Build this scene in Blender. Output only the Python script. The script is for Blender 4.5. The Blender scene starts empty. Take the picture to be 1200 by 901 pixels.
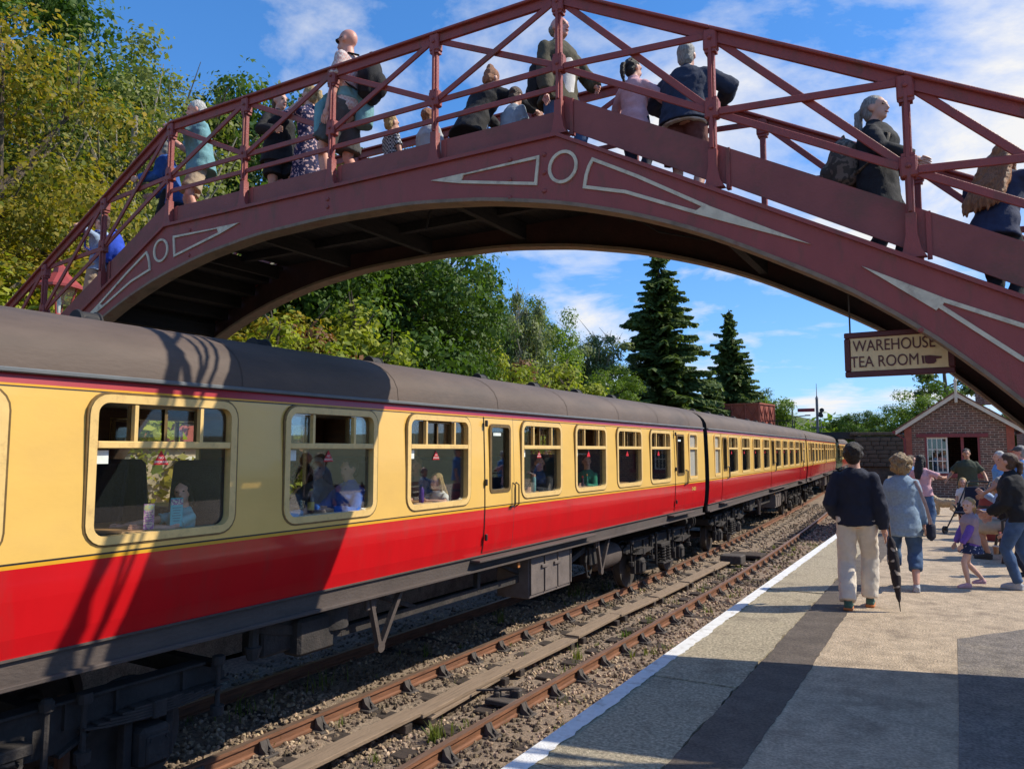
import bpy, bmesh, math, random
from mathutils import Vector, Matrix, Quaternion, noise as mnoise
PI = math.pi
scene = bpy.context.scene
col = scene.collection
# ------------------------------------------------------------------ camera
cam_d = bpy.data.cameras.new('camera')
cam = bpy.data.objects.new('camera', cam_d); col.objects.link(cam)
cam.location = (0, 0, 0)
cam.rotation_euler = (math.radians(90 + 4.913), 0, math.radians(30.205))
cam_d.sensor_width = 36; cam_d.lens = 890 / 1200 * 36
cam_d.clip_start = .05; cam_d.clip_end = 3000
scene.camera = cam
# ------------------------------------------------------------------ light
LD = Vector((-.9, -.55, -1.0))
sun_d = bpy.data.lights.new('sun', 'SUN'); sun_d.energy = 5.0; sun_d.angle = math.radians(.53); sun_d.color = (1, .92, .77)
sun = bpy.data.objects.new('sun', sun_d); col.objects.link(sun)
sun.rotation_euler = LD.to_track_quat('-Z', 'Y').to_euler()
sun.location = (40, 20, 60)
world = bpy.data.worlds.new('World'); scene.world = world; world.use_nodes = True
def build_world():
    nt = world.node_tree; N = nt.nodes; L = nt.links; N.clear()
    out = N.new('ShaderNodeOutputWorld'); bg = N.new('ShaderNodeBackground')
    sky = N.new('ShaderNodeTexSky'); sky.sky_type = 'NISHITA'; sky.sun_disc = False
    sky.sun_elevation = math.radians(43.5); sky.sun_rotation = math.radians(58.6)
    sky.air_density = 1.0; sky.dust_density = .1; sky.ozone_density = 1.8; sky.altitude = 200
    hs = N.new('ShaderNodeHueSaturation'); hs.inputs['Saturation'].default_value = 1.27; hs.inputs['Value'].default_value = 1.75
    # soft shoulder so that the bright horizon keeps its blue
    vm = N.new('ShaderNodeVectorMath'); vm.operation = 'MULTIPLY_ADD'; vm.inputs[1].default_value = (.20, .145, .075); vm.inputs[2].default_value = (1, 1, 1); L.new(sky.outputs[0], vm.inputs[0])
    vd = N.new('ShaderNodeVectorMath'); vd.operation = 'DIVIDE'; L.new(sky.outputs[0], vd.inputs[0]); L.new(vm.outputs[0], vd.inputs[1])
    L.new(vd.outputs[0], hs.inputs['Color'])
    tn = N.new('ShaderNodeVectorMath'); tn.operation = 'MULTIPLY'; tn.inputs[1].default_value = (.92, 1.16, 1.30); L.new(hs.outputs[0], tn.inputs[0])
    tc = N.new('ShaderNodeTexCoord'); sep = N.new('ShaderNodeSeparateXYZ'); L.new(tc.outputs['Generated'], sep.inputs[0])
    ad = N.new('ShaderNodeMath'); ad.operation = 'ADD'; ad.inputs[1].default_value = .16; L.new(sep.outputs[2], ad.inputs[0])
    mx = N.new('ShaderNodeMath'); mx.operation = 'MAXIMUM'; mx.inputs[1].default_value = .03; L.new(ad.outputs[0], mx.inputs[0])
    dx = N.new('ShaderNodeMath'); dx.operation = 'DIVIDE'; L.new(sep.outputs[0], dx.inputs[0]); L.new(mx.outputs[0], dx.inputs[1])
    dy = N.new('ShaderNodeMath'); dy.operation = 'DIVIDE'; L.new(sep.outputs[1], dy.inputs[0]); L.new(mx.outputs[0], dy.inputs[1])
    cb = N.new('ShaderNodeCombineXYZ'); L.new(dx.outputs[0], cb.inputs[0]); L.new(dy.outputs[0], cb.inputs[1])
    mp = N.new('ShaderNodeMapping'); mp.inputs['Location'].default_value = (5.0, 1.9, 0); mp.inputs['Scale'].default_value = (1.0, 1.0, 1); L.new(cb.outputs[0], mp.inputs[0])
    n1 = N.new('ShaderNodeTexNoise'); n1.inputs['Scale'].default_value = 1.5; n1.inputs['Detail'].default_value = 10; n1.inputs['Roughness'].default_value = .6; n1.inputs['Distortion'].default_value = .35
    n2 = N.new('ShaderNodeTexNoise'); n2.inputs['Scale'].default_value = .42; n2.inputs['Detail'].default_value = 2
    L.new(mp.outputs[0], n1.inputs['Vector']); L.new(mp.outputs[0], n2.inputs['Vector'])
    r2 = N.new('ShaderNodeMapRange'); r2.inputs[1].default_value = .35; r2.inputs[2].default_value = .65; r2.inputs[3].default_value = -.16; r2.inputs[4].default_value = .16
    L.new(n2.outputs[0], r2.inputs[0])
    sm = N.new('ShaderNodeMath'); sm.operation = 'ADD'; L.new(n1.outputs[0], sm.inputs[0]); L.new(r2.outputs[0], sm.inputs[1])
    cr = N.new('ShaderNodeValToRGB'); cr.color_ramp.elements[0].position = .50; cr.color_ramp.elements[0].color = (0, 0, 0, 1)
    cr.color_ramp.elements[1].position = .70; cr.color_ramp.elements[1].color = (1, 1, 1, 1)
    L.new(sm.outputs[0], cr.inputs[0])
    mm = N.new('ShaderNodeMix'); mm.data_type = 'RGBA'; mm.inputs[7].default_value = (7.6, 7.6, 7.7, 1)
    L.new(cr.outputs[0], mm.inputs[0]); L.new(tn.outputs[0], mm.inputs[6])
    L.new(mm.outputs[2], bg.inputs['Color']); bg.inputs['Strength'].default_value = .112
    L.new(bg.outputs[0], out.inputs[0])
build_world()
vs = scene.view_settings
vs.view_transform = 'Standard'; vs.look = 'None'; vs.exposure = 0.12; vs.gamma = 1.0; vs.use_curve_mapping = False
scene.cycles.max_bounces = 8; scene.cycles.transparent_max_bounces = 24; scene.cycles.caustics_reflective = False; scene.cycles.caustics_refractive = False
scene.cycles.use_denoising = True
# ------------------------------------------------------------------ materials
MATS = {}
def mat(name, c, rough=.6, var=.18, scale=6, bump=0, bscale=40, metal=0, coat=0, dirt=None, dscale=2.5, damt=.5, spec=.5, stretch=(1, 1, 1), c2=None, vcol=None, grain=0, gscale=220):
    """procedural material: base colour with noise variation, optional dirt/wear patches and bump"""
    if name in MATS: return MATS[name]
    m = bpy.data.materials.new(name); m.use_nodes = True; nt = m.node_tree; N = nt.nodes; L = nt.links
    b = N['Principled BSDF']
    b.inputs['Roughness'].default_value = rough; b.inputs['Metallic'].default_value = metal
    b.inputs['Specular IOR Level'].default_value = spec
    if coat: b.inputs['Coat Weight'].default_value = coat; b.inputs['Coat Roughness'].default_value = .06
    tc = N.new('ShaderNodeTexCoord'); mp = N.new('ShaderNodeMapping'); mp.inputs['Scale'].default_value = stretch
    L.new(tc.outputs['Object'], mp.inputs[0])
    n = N.new('ShaderNodeTexNoise'); n.inputs['Scale'].default_value = scale; n.inputs['Detail'].default_value = 6; n.inputs['Roughness'].default_value = .6
    L.new(mp.outputs[0], n.inputs['Vector'])
    mr = N.new('ShaderNodeMapRange'); mr.inputs[1].default_value = .3; mr.inputs[2].default_value = .7
    L.new(n.outputs[0], mr.inputs[0])
    mix = N.new('ShaderNodeMix'); mix.data_type = 'RGBA'
    ca = c2 if c2 else tuple(min(1, x * (1 + var)) for x in c[:3]); cb_ = c[:3] if c2 else tuple(x * (1 - var) for x in c[:3])
    mix.inputs[6].default_value = (*cb_, 1); mix.inputs[7].default_value = (*ca[:3], 1)
    L.new(mr.outputs[0], mix.inputs[0]); last = mix.outputs[2]
    if vcol:
        at = N.new('ShaderNodeAttribute'); at.attribute_name = vcol
        mu = N.new('ShaderNodeMix'); mu.data_type = 'RGBA'; mu.blend_type = 'MULTIPLY'; mu.inputs[0].default_value = 1
        L.new(last, mu.inputs[6]); L.new(at.outputs['Color'], mu.inputs[7]); last = mu.outputs[2]
    if dirt:
        n2 = N.new('ShaderNodeTexNoise'); n2.inputs['Scale'].default_value = dscale; n2.inputs['Detail'].default_value = 9; n2.inputs['Roughness'].default_value = .68
        L.new(mp.outputs[0], n2.inputs['Vector'])
        r2 = N.new('ShaderNodeMapRange'); r2.inputs[1].default_value = .52; r2.inputs[2].default_value = .68; r2.inputs[3].default_value = 0; r2.inputs[4].default_value = damt
        L.new(n2.outputs[0], r2.inputs[0])
        m2 = N.new('ShaderNodeMix'); m2.data_type = 'RGBA'; m2.inputs[7].default_value = (*dirt, 1)
        L.new(r2.outputs[0], m2.inputs[0]); L.new(last, m2.inputs[6]); last = m2.outputs[2]
    if grain:
        n3 = N.new('ShaderNodeTexNoise'); n3.inputs['Scale'].default_value = gscale; n3.inputs['Detail'].default_value = 2; L.new(mp.outputs[0], n3.inputs['Vector'])
        r3 = N.new('ShaderNodeMapRange'); r3.inputs[1].default_value = .3; r3.inputs[2].default_value = .7; r3.inputs[3].default_value = 1 - grain; r3.inputs[4].default_value = 1 + grain; L.new(n3.outputs[0], r3.inputs[0])
        m3 = N.new('ShaderNodeVectorMath'); m3.operation = 'SCALE'; L.new(last, m3.inputs[0]); L.new(r3.outputs[0], m3.inputs['Scale']); last = m3.outputs[0]
    L.new(last, b.inputs['Base Color'])
    if bump:
        nb = N.new('ShaderNodeTexNoise'); nb.inputs['Scale'].default_value = bscale; nb.inputs['Detail'].default_value = 5
        L.new(mp.outputs[0], nb.inputs['Vector'])
        bp = N.new('ShaderNodeBump'); bp.inputs['Strength'].default_value = min(1, bump); bp.inputs['Distance'].default_value = .02
        L.new(nb.outputs[0], bp.inputs['Height']); L.new(bp.outputs[0], b.inputs['Normal'])
    MATS[name] = m; return m
def leafmat(name, c1, c2, trans=.35):
    if name in MATS: return MATS[name]
    m = bpy.data.materials.new(name); m.use_nodes = True; nt = m.node_tree; N = nt.nodes; L = nt.links
    N.clear(); out = N.new('ShaderNodeOutputMaterial')
    at = N.new('ShaderNodeAttribute'); at.attribute_name = 'leafvar'
    mix = N.new('ShaderNodeMix'); mix.data_type = 'RGBA'; mix.inputs[6].default_value = (*c1, 1); mix.inputs[7].default_value = (*c2, 1)
    L.new(at.outputs['Fac'], mix.inputs[0])
    d = N.new('ShaderNodeBsdfPrincipled'); d.inputs['Roughness'].default_value = .55; d.inputs['Specular IOR Level'].default_value = .3
    L.new(mix.outputs[2], d.inputs['Base Color'])
    t = N.new('ShaderNodeBsdfTranslucent'); 
    gm = N.new('ShaderNodeMix'); gm.data_type = 'RGBA'; gm.blend_type = 'MULTIPLY'; gm.inputs[0].default_value = 1; gm.inputs[7].default_value = (1.25, 1.35, .55, 1)
    L.new(mix.outputs[2], gm.inputs[6]); L.new(gm.outputs[2], t.inputs['Color'])
    ms = N.new('ShaderNodeMixShader'); ms.inputs[0].default_value = trans
    L.new(d.outputs[0], ms.inputs[1]); L.new(t.outputs[0], ms.inputs[2]); L.new(ms.outputs[0], out.inputs[0])
    MATS[name] = m; return m
def glassmat(name, tint=(.85, .9, .9), refl=1.0):
    if name in MATS: return MATS[name]
    m = bpy.data.materials.new(name); m.use_nodes = True; nt = m.node_tree; N = nt.nodes; L = nt.links
    N.clear(); out = N.new('ShaderNodeOutputMaterial')
    fr = N.new('ShaderNodeFresnel'); fr.inputs[0].default_value = 1.52
    mu = N.new('ShaderNodeMath'); mu.operation = 'MULTIPLY_ADD'; mu.inputs[1].default_value = refl; mu.inputs[2].default_value = .015; L.new(fr.outputs[0], mu.inputs[0])
    t = N.new('ShaderNodeBsdfTransparent'); t.inputs[0].default_value = (*tint, 1)
    g = N.new('ShaderNodeBsdfGlossy'); g.inputs['Roughness'].default_value = .02; g.inputs['Color'].default_value = (.95, .97, 1, 1)
    ms = N.new('ShaderNodeMixShader'); L.new(mu.outputs[0], ms.inputs[0]); L.new(t.outputs[0], ms.inputs[1]); L.new(g.outputs[0], ms.inputs[2])
    L.new(ms.outputs[0], out.inputs[0]); MATS[name] = m; return m
# ------------------------------------------------------------------ mesh helpers
class MB:
    def __init__(s): s.v = []; s.f = []; s.m = []; s.mi = 0
    def add(s, vs_, fs_):
        o = len(s.v); s.v += [tuple(x) for x in vs_]; s.f += [tuple(i + o for i in f) for f in fs_]; s.m += [s.mi] * len(fs_); return s
    def box(s, c, d, rot=None, bev=0):
        hx, hy, hz = d[0] / 2, d[1] / 2, d[2] / 2; c = Vector(c)
        if bev <= 0:
            P = [Vector((sx * hx, sy * hy, sz * hz)) for sx in (-1, 1) for sy in (-1, 1) for sz in (-1, 1)]
            F = [(0, 1, 3, 2), (4, 6, 7, 5), (0, 4, 5, 1), (2, 3, 7, 6), (0, 2, 6, 4), (1, 5, 7, 3)]
        else:
            b = min(bev, hx * .9, hy * .9, hz * .9); P = []; ix = {}
            for sx in (-1, 1):
                for sy in (-1, 1):
                    for sz in (-1, 1):
                        for a in range(3):
                            q = [sx * (hx - b), sy * (hy - b), sz * (hz - b)]; q[a] = (sx * hx, sy * hy, sz * hz)[a]
                            ix[(sx, sy, sz, a)] = len(P); P.append(Vector(q))
            F = []
            for sx in (-1, 1):
                f = [ix[(sx, a, b_, 0)] for a, b_ in ((-1, -1), (1, -1), (1, 1), (-1, 1))]; F.append(f if sx > 0 else f[::-1])
                f = [ix[(a, sx, b_, 1)] for a, b_ in ((-1, -1), (1, -1), (1, 1), (-1, 1))]; F.append(f[::-1] if sx > 0 else f)
                f = [ix[(a, b_, sx, 2)] for a, b_ in ((-1, -1), (1, -1), (1, 1), (-1, 1))]; F.append(f if sx > 0 else f[::-1])
            for s1 in (-1, 1):
                for s2 in (-1, 1):
                    f = [ix[(s1, s2, -1, 0)], ix[(s1, s2, 1, 0)], ix[(s1, s2, 1, 1)], ix[(s1, s2, -1, 1)]]; F.append(f if s1 * s2 < 0 else f[::-1])
                    f = [ix[(s1, -1, s2, 0)], ix[(s1, 1, s2, 0)], ix[(s1, 1, s2, 2)], ix[(s1, -1, s2, 2)]]; F.append(f if s1 * s2 > 0 else f[::-1])
                    f = [ix[(-1, s1, s2, 1)], ix[(1, s1, s2, 1)], ix[(1, s1, s2, 2)], ix[(-1, s1, s2, 2)]]; F.append(f if s1 * s2 < 0 else f[::-1])
            for sx in (-1, 1):
                for sy in (-1, 1):
                    for sz in (-1, 1):
                        f = [ix[(sx, sy, sz, 0)], ix[(sx, sy, sz, 1)], ix[(sx, sy, sz, 2)]]; F.append(f if sx * sy * sz > 0 else f[::-1])
        if rot is not None: P = [rot @ p for p in P]
        return s.add([p + c for p in P], F)
    def bar(s, a, b, w, h, up=(0, 0, 1), bev=0):
        """rectangular bar from a to b: w across, h along up"""
        a = Vector(a); b = Vector(b); d = b - a; L_ = d.length
        if L_ < 1e-6: return s
        y = d / L_; z = Vector(up); x = y.cross(z)
        if x.length < 1e-4: x = y.cross(Vector((1, 0, 0)))
        x.normalize(); z = x.cross(y)
        return s.box((a + b) / 2, (w, L_, h), Matrix((x, y, z)).transposed(), bev)
    def tube(s, pts, r, n=8, cap=True, ref=None):
        pts = [Vector(p) for p in pts]; k = len(pts)
        rs = r if isinstance(r, (list, tuple)) else [r] * k
        rings = []; x = None
        for i, p in enumerate(pts):
            t = (pts[min(i + 1, k - 1)] - pts[max(i - 1, 0)])
            t = t.normalized() if t.length > 1e-9 else Vector((0, 0, 1))
            if x is None:
                q = Vector(ref) if ref else (Vector((1, 0, 0)) if abs(t.x) < .9 else Vector((0, 1, 0)))
                x = (q - t * q.dot(t)).normalized()
            else: x = (x - t * x.dot(t)).normalized()
            y = t.cross(x); rr = rs[i]
            rx, ry = rr if isinstance(rr, (list, tuple)) else (rr, rr)
            rings.append([p + x * (math.cos(2 * PI * j / n) * rx) + y * (math.sin(2 * PI * j / n) * ry) for j in range(n)])
        V = [q for R in rings for q in R]; F = []
        for i in range(k - 1):
            for j in range(n):
                F.append((i * n + j, i * n + (j + 1) % n, (i + 1) * n + (j + 1) % n, (i + 1) * n + j))
        if cap: F.append(tuple(range(n))[::-1]); F.append(tuple((k - 1) * n + j for j in range(n)))
        return s.add(V, F)
    def sphere(s, c, r, nu=12, nv=8, rot=None):
        r = Vector(r) if isinstance(r, (tuple, list, Vector)) else Vector((r, r, r)); c = Vector(c); P = [Vector((0, 0, -r.z))]
        for i in range(1, nv):
            a = -PI / 2 + PI * i / nv
            for j in range(nu): P.append(Vector((r.x * math.cos(a) * math.cos(2 * PI * j / nu), r.y * math.cos(a) * math.sin(2 * PI * j / nu), r.z * math.sin(a))))
        P.append(Vector((0, 0, r.z))); F = []
        for j in range(nu): F.append((0, 1 + (j + 1) % nu, 1 + j))
        for i in range(nv - 2):
            for j in range(nu): F.append((1 + i * nu + j, 1 + i * nu + (j + 1) % nu, 1 + (i + 1) * nu + (j + 1) % nu, 1 + (i + 1) * nu + j))
        t = len(P) - 1
        for j in range(nu): F.append((t, t - nu + j, t - nu + (j + 1) % nu))
        if rot is not None: P = [rot @ p for p in P]
        return s.add([p + c for p in P], F)
    def lathe(s, c, prof, n=16, axis='z', cap=True):
        """prof: list of (radius, height)"""
        V = []; c = Vector(c)
        for r, h in prof:
            for j in range(n):
                a = 2 * PI * j / n; x, y, z = r * math.cos(a), r * math.sin(a), h
                V.append(c + Vector({'z': (x, y, z), 'x': (z, x, y), 'y': (y, z, x)}[axis]))
        k = len(prof); F = []
        for i in range(k - 1):
            for j in range(n): F.append((i * n + j, i * n + (j + 1) % n, (i + 1) * n + (j + 1) % n, (i + 1) * n + j))
        if cap: F.append(tuple(range(n))[::-1]); F.append(tuple((k - 1) * n + j for j in range(n)))
        return s.add(V, F)
    def prism(s, poly, y0, y1, plane='xz'):
        """extrude a 2-D outline; plane 'xz' extrudes along y, 'yz' along x, 'xy' along z"""
        n = len(poly)
        def P(a, b, t): return {'xz': (a, t, b), 'yz': (t, a, b), 'xy': (a, b, t)}[plane]
        V = [P(a, b, y0) for a, b in poly] + [P(a, b, y1) for a, b in poly]
        F = [tuple(range(n)), tuple(range(2 * n - 1, n - 1, -1))] + [(i, i + n, (i + 1) % n + n, (i + 1) % n) for i in range(n)]
        return s.add(V, F)
    def strip(s, A, B, y0, y1, plane='xz'):
        """solid between two polylines A and B (same length), extruded y0..y1"""
        n = len(A)
        def P(q, t): return {'xz': (q[0], t, q[1]), 'yz': (t, q[0], q[1]), 'xy': (q[0], q[1], t)}[plane]
        V = [P(q, y0) for q in A] + [P(q, y0) for q in B] + [P(q, y1) for q in A] + [P(q, y1) for q in B]; F = []
        for i in range(n - 1):
            F += [(i, i + 1, n + i + 1, n + i), (2 * n + i, 3 * n + i, 3 * n + i + 1, 2 * n + i + 1), (i, 2 * n + i, 2 * n + i + 1, i + 1), (n + i, n + i + 1, 3 * n + i + 1, 3 * n + i)]
        F += [(0, n, 3 * n, 2 * n), (n - 1, 3 * n - 1, 4 * n - 1, 2 * n - 1)]
        return s.add(V, F)
    def mesh(s, name, mats, smooth=30, fix=True):
        me = bpy.data.meshes.new(name); me.from_pydata(s.v, [], s.f)
        for m in (mats if isinstance(mats, (list, tuple)) else [mats]): me.materials.append(m)
        if any(s.m): me.polygons.foreach_set('material_index', s.m)
        if fix:
            bm = bmesh.new(); bm.from_mesh(me); bmesh.ops.recalc_face_normals(bm, faces=bm.faces); bm.to_mesh(me); bm.free()
        if smooth:
            me.polygons.foreach_set('use_smooth', [True] * len(me.polygons))
            try: me.set_sharp_from_angle(angle=math.radians(smooth))
            except Exception: pass
        me.update(); return me
    def build(s, name, mats, parent=None, loc=(0, 0, 0), rz=0, smooth=30, fix=True):
        return link(name, s.mesh(name, mats, smooth, fix), parent, loc, rz)
def link(name, me, parent=None, loc=(0, 0, 0), rz=0):
    o = bpy.data.objects.new(name, me); col.objects.link(o)
    o.location = loc; o.rotation_euler = (0, 0, rz)
    if parent: o.parent = parent
    return o
def thing(name, label, cat, loc=(0, 0, 0), rz=0, group=None):
    o = bpy.data.objects.new(name, None); o.empty_display_size = .2; col.objects.link(o)
    o.location = loc; o.rotation_euler = (0, 0, rz); tag(o, label, cat, group); return o
def tag(o, label, cat, group=None):
    o['label'] = label; o['category'] = cat
    if group: o['group'] = group
    return o
def struct(o): o['kind'] = 'structure'; return o
def stuff(o): o['kind'] = 'stuff'; return o
def copy_tree(o, parent=None, keep=None):
    c = o.copy(); col.objects.link(c)
    if parent: c.parent = parent
    for ch in o.children:
        if keep is None or keep(ch): copy_tree(ch, c, keep)
    return c
def text_mesh(txt, size, m, depth=.002, align='CENTER', bold=0.0, sx=1.0):
    cu = bpy.data.curves.new('txt', 'FONT'); cu.body = txt; cu.size = size; cu.extrude = depth; cu.align_x = align; cu.align_y = 'CENTER'; cu.offset = bold
    o = bpy.data.objects.new('txt', cu); col.objects.link(o)
    dg = bpy.context.evaluated_depsgraph_get(); me = bpy.data.meshes.new_from_object(o.evaluated_get(dg))
    bpy.data.objects.remove(o); me.materials.clear(); me.materials.append(m)
    if sx != 1:
        for v in me.vertices: v.co.x *= sx
    return me
rnd = random.Random(7)
ZR = -2.85      # rail top
ZP = -1.70      # platform surface
ZG = -3.00      # ballast surface
TRK = (-6.87, -3.69)   # track centre lines
def bend(Y):    # the line curves gently left beyond the footbridge
    t = Y - 16.
    return -.04 * (t - 6 * (1 - math.exp(-t / 6))) - .0003 * t * t if t > 0 else 0.
# ------------------------------------------------------------------ terrain
def hill(X, Y):
    """ground height: flat railway corridor, wooded bank rising on the left, gentle rise far off"""
    h = ZG - .12
    x = X - bend(min(Y, 110))
    if x < -17.5:
        t = -17.5 - x; h += min(t * .42, 13) * min(1, t / 6)
    if x < -17.5 or x > 12: h += mnoise.noise(Vector((X * .06, Y * .06, 0))) * .8
    if Y > 90: h += min((Y - 90) * .03, 4)
    if x > 14: h += min((x - 14) * .06, 5)
    return h
def build_terrain():
    xs = [-400, -200, -120, -90] + [-70 + 2.5 * i for i in range(44)] + [45, 70, 120, 200, 400]
    ys = [-300, -120, -60] + [-40 + 4 * i for i in range(46)] + [170, 220, 300, 450, 700, 1100]
    mb = MB(); nx = len(xs)
    V = [(x, y, hill(x, y)) for y in ys for x in xs]
    F = [(j * nx + i, j * nx + i + 1, (j + 1) * nx + i + 1, (j + 1) * nx + i) for j in range(len(ys) - 1) for i in range(nx - 1)]
    mb.add(V, F)
    m = mat('rough_grass_ground', (.07, .085, .03), .95, .4, 1.2, .6, 12, dirt=(.09, .065, .035), dscale=.7)
    struct(mb.build('ground', m, smooth=60))
build_terrain()
M_stone = mat('ballast_stone', (.36, .275, .195), .9, .45, 9, .5, 60, vcol='stonecol')
M_bed = mat('ballast_bed', (.26, .195, .14), .97, .5, 22, 1, 70, dirt=(.06, .05, .042), dscale=1.6, damt=.8)
def bed_h(x, y): return ZG - .015 + .03 * mnoise.noise(Vector((x * 1.7, y * 1.7, 3))) - (.04 if abs(x + 5.28) < .5 else 0)
def build_bed():
    xs = [-9.2 + .2 * i for i in range(36)]; ys = [-6 + .5 * i for i in range(70)] + [29 + 3 * i for i in range(28)]
    V = []; nx = len(xs)
    for y in ys:
        for x in xs: V.append((x + bend(y), y, bed_h(x, y)))
    mb = MB(); mb.add(V, [(j * nx + i, j * nx + i + 1, (j + 1) * nx + i + 1, (j + 1) * nx + i) for j in range(len(ys) - 1) for i in range(nx - 1)])
    struct(mb.build('trackbed', M_bed, smooth=180))
    # loose stones
    r = random.Random(3); shapes = []
    for k in range(7):
        bm = bmesh.new(); bmesh.ops.create_icosphere(bm, subdivisions=1, radius=1)
        for v in bm.verts: v.co *= r.uniform(.68, 1.15); v.co.z *= .72
        bm.verts.index_update(); shapes.append(([v.co.copy() for v in bm.verts], [tuple(v.index for v in f.verts) for f in bm.faces])); bm.free()
    V = []; F = []; C = []
    def put(x, y, s):
        P, Fa = r.choice(shapes); o = len(V)
        q = Quaternion((r.uniform(-1, 1), r.uniform(-1, 1), r.uniform(-1, 1), r.uniform(-1, 1))).normalized()
        z = bed_h(x, y) + s * .25
        c = r.random(); g = r.uniform(.55, 1.45)
        colr = (g, g * r.uniform(.92, 1.0), g * r.uniform(.82, 1.0)) if c < .8 else (g * .45, g * .42, g * .42)
        dk = mnoise.noise(Vector((x * .8, y * .45, 9)))
        if dk > .12: colr = tuple(a * .5 for a in colr)
        for p in P:
            w = q @ (p * s); V.append((x + bend(y) + w.x, y + w.y, z + w.z)); C.append(colr)
        F.extend((a + o, b + o, c_ + o) for a, b, c_ in Fa)
    for i in range(21000):
        y = 3.2 + 15 * r.random() ** 1.5; x = r.uniform(-8.6, -2.3)
        if x < -7.4 and r.random() < .5: continue
        if x > -3.1 and r.random() < .55: continue
        put(x, y, r.uniform(.016, .036))
    for i in range(5500):
        y = r.uniform(14, 45); x = r.uniform(-7.6, -2.4); put(x, y, r.uniform(.03, .05))
    mb = MB(); mb.v = V; mb.f = F; mb.m = [0] * len(F)
    me = mb.mesh('ballast', M_stone, 0, False)
    ca = me.color_attributes.new('stonecol', 'FLOAT_COLOR', 'POINT')
    ca.data.foreach_set('color', [x for c in C for x in (*c, 1)])
    o = link('ballast', me); stuff(o); o['label'] = 'pale brown stone ballast lying between and around the rails'; o['category'] = 'ballast'
build_bed()
# ------------------------------------------------------------------ tracks
M_rail = mat('rusty_rail', (.20, .085, .042), .75, .35, 8, .3, 50, dirt=(.10, .055, .035), dscale=5, stretch=(3, .4, 3))
M_railtop = mat('worn_rail_head', (.30, .20, .15), .42, .3, 10, metal=.55, stretch=(3, .3, 3))
M_chair = mat('rail_chair_iron', (.075, .062, .055), .8, .3, 14, .4, 60)
M_sleeper = mat('oily_sleeper', (.055, .04, .032), .92, .4, 7, .7, 45, stretch=(.6, 4, 1))
RAILP = [(-.035, 0), (-.036, -.036), (-.012, -.05), (-.011, -.115), (-.035, -.128), (-.035, -.148), (.035, -.148), (.035, -.128), (.011, -.115), (.012, -.05), (.036, -.036), (.035, 0)]
def build_track(cx, nm, y0, y1, group_lbl):
    root = bpy.data.objects.new('railway_track', None); col.objects.link(root); root.location = (cx, 0, ZR); struct(root)
    ys = [y0 + 1.5 * i for i in range(int((y1 - y0) / 1.5) + 1)]
    for sx in (-1, 1):
        mb = MB(); n = len(RAILP); V = []; F = []
        for y in ys:
            for px, pz in RAILP: V.append((sx * .7525 + px + bend(y), y, pz))
        for i in range(len(ys) - 1):
            for j in range(n): F.append((i * n + j, i * n + (j + 1) % n, (i + 1) * n + (j + 1) % n, (i + 1) * n + j))
        mb.add(V, F); mb.m = [1 if k % n == n - 1 else 0 for k in range(len(F))]
        mb.build('rail', [M_rail, M_railtop], root, smooth=40)
    sl = MB().box((0, 0, -.23), (2.6, .25, .13), None, .012).mesh('sleeper', M_sleeper)
    ch = MB(); ch.box((0, 0, -.152), (.36, .19, .03), None, .008)
    for s in (-1, 1):
        ch.prism([(s * .15, -.14), (s * .155, -.125), (s * .085, -.075), (s * .06, -.02), (s * .042, -.022), (s * .042, -.14)], -.055, -.03)
        ch.prism([(s * .15, -.14), (s * .155, -.125), (s * .085, -.075), (s * .06, -.02), (s * .042, -.022), (s * .042, -.14)], .03, .055)
        ch.prism([(s * .10, -.14), (s * .075, -.06), (s * .055, -.02), (s * .038, -.025), (s * .038, -.14)], -.03, .03)
        ch.lathe((s * .145, 0, -.14), [(.02, 0), (.02, .035), (.012, .045)], 8)
    chm = ch.mesh('rail_chair', M_chair); key = MB().box((-.062, 0, -.075), (.035, .16, .06), None, .01).mesh('rail_key', mat('oak_key', (.12, .07, .04), .9))
    r = random.Random(int(cx * 10)); y = y0 + .4; k = 0
    while y < min(y1, 46):
        o = link('sleeper', sl, root, (bend(y) + r.uniform(-.03, .03), y, 0), r.uniform(-.01, .01))
        if y < 30:
            for sx in (-1, 1):
                if cx < -5 and sx < 0: continue
                link('rail_chair', chm, root, (bend(y) + sx * .7525, y, 0))
        y += .76; k += 1
    return root
build_track(TRK[0], 'a', -4, 110, '')
build_track(TRK[1], 'b', -4, 110, '')
# ------------------------------------------------------------------ platforms
M_tar = mat('tan_tarmac', (.46, .355, .245), .92, .24, 7, .9, 70, dirt=(.22, .165, .115), dscale=2.3, damt=.8, grain=.30, gscale=48)
M_asph = mat('dark_asphalt_strip', (.105, .082, .064), .9, .25, 4, .5, 180, dirt=(.19, .155, .125), dscale=2.5, grain=.35, gscale=55)
M_grey = mat('grey_asphalt_patch', (.20, .17, .145), .93, .3, 6, .8, 120, dirt=(.32, .27, .21), dscale=2.2, damt=.8, grain=.4, gscale=50)
M_slab = mat('exposed_aggregate_slab', (.43, .36, .245), .93, .3, 26, .9, 140, dirt=(.19, .155, .105), dscale=2.2, damt=.7, grain=.4, gscale=50)
M_white = mat('worn_white_paint', (.74, .73, .70), .7, .1, 12, .4, 90, dirt=(.42, .38, .32), dscale=9, damt=.75)
M_wallst = mat('platform_wall_stone', (.2, .16, .12), .95, .4, 4, .7, 30)
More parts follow.
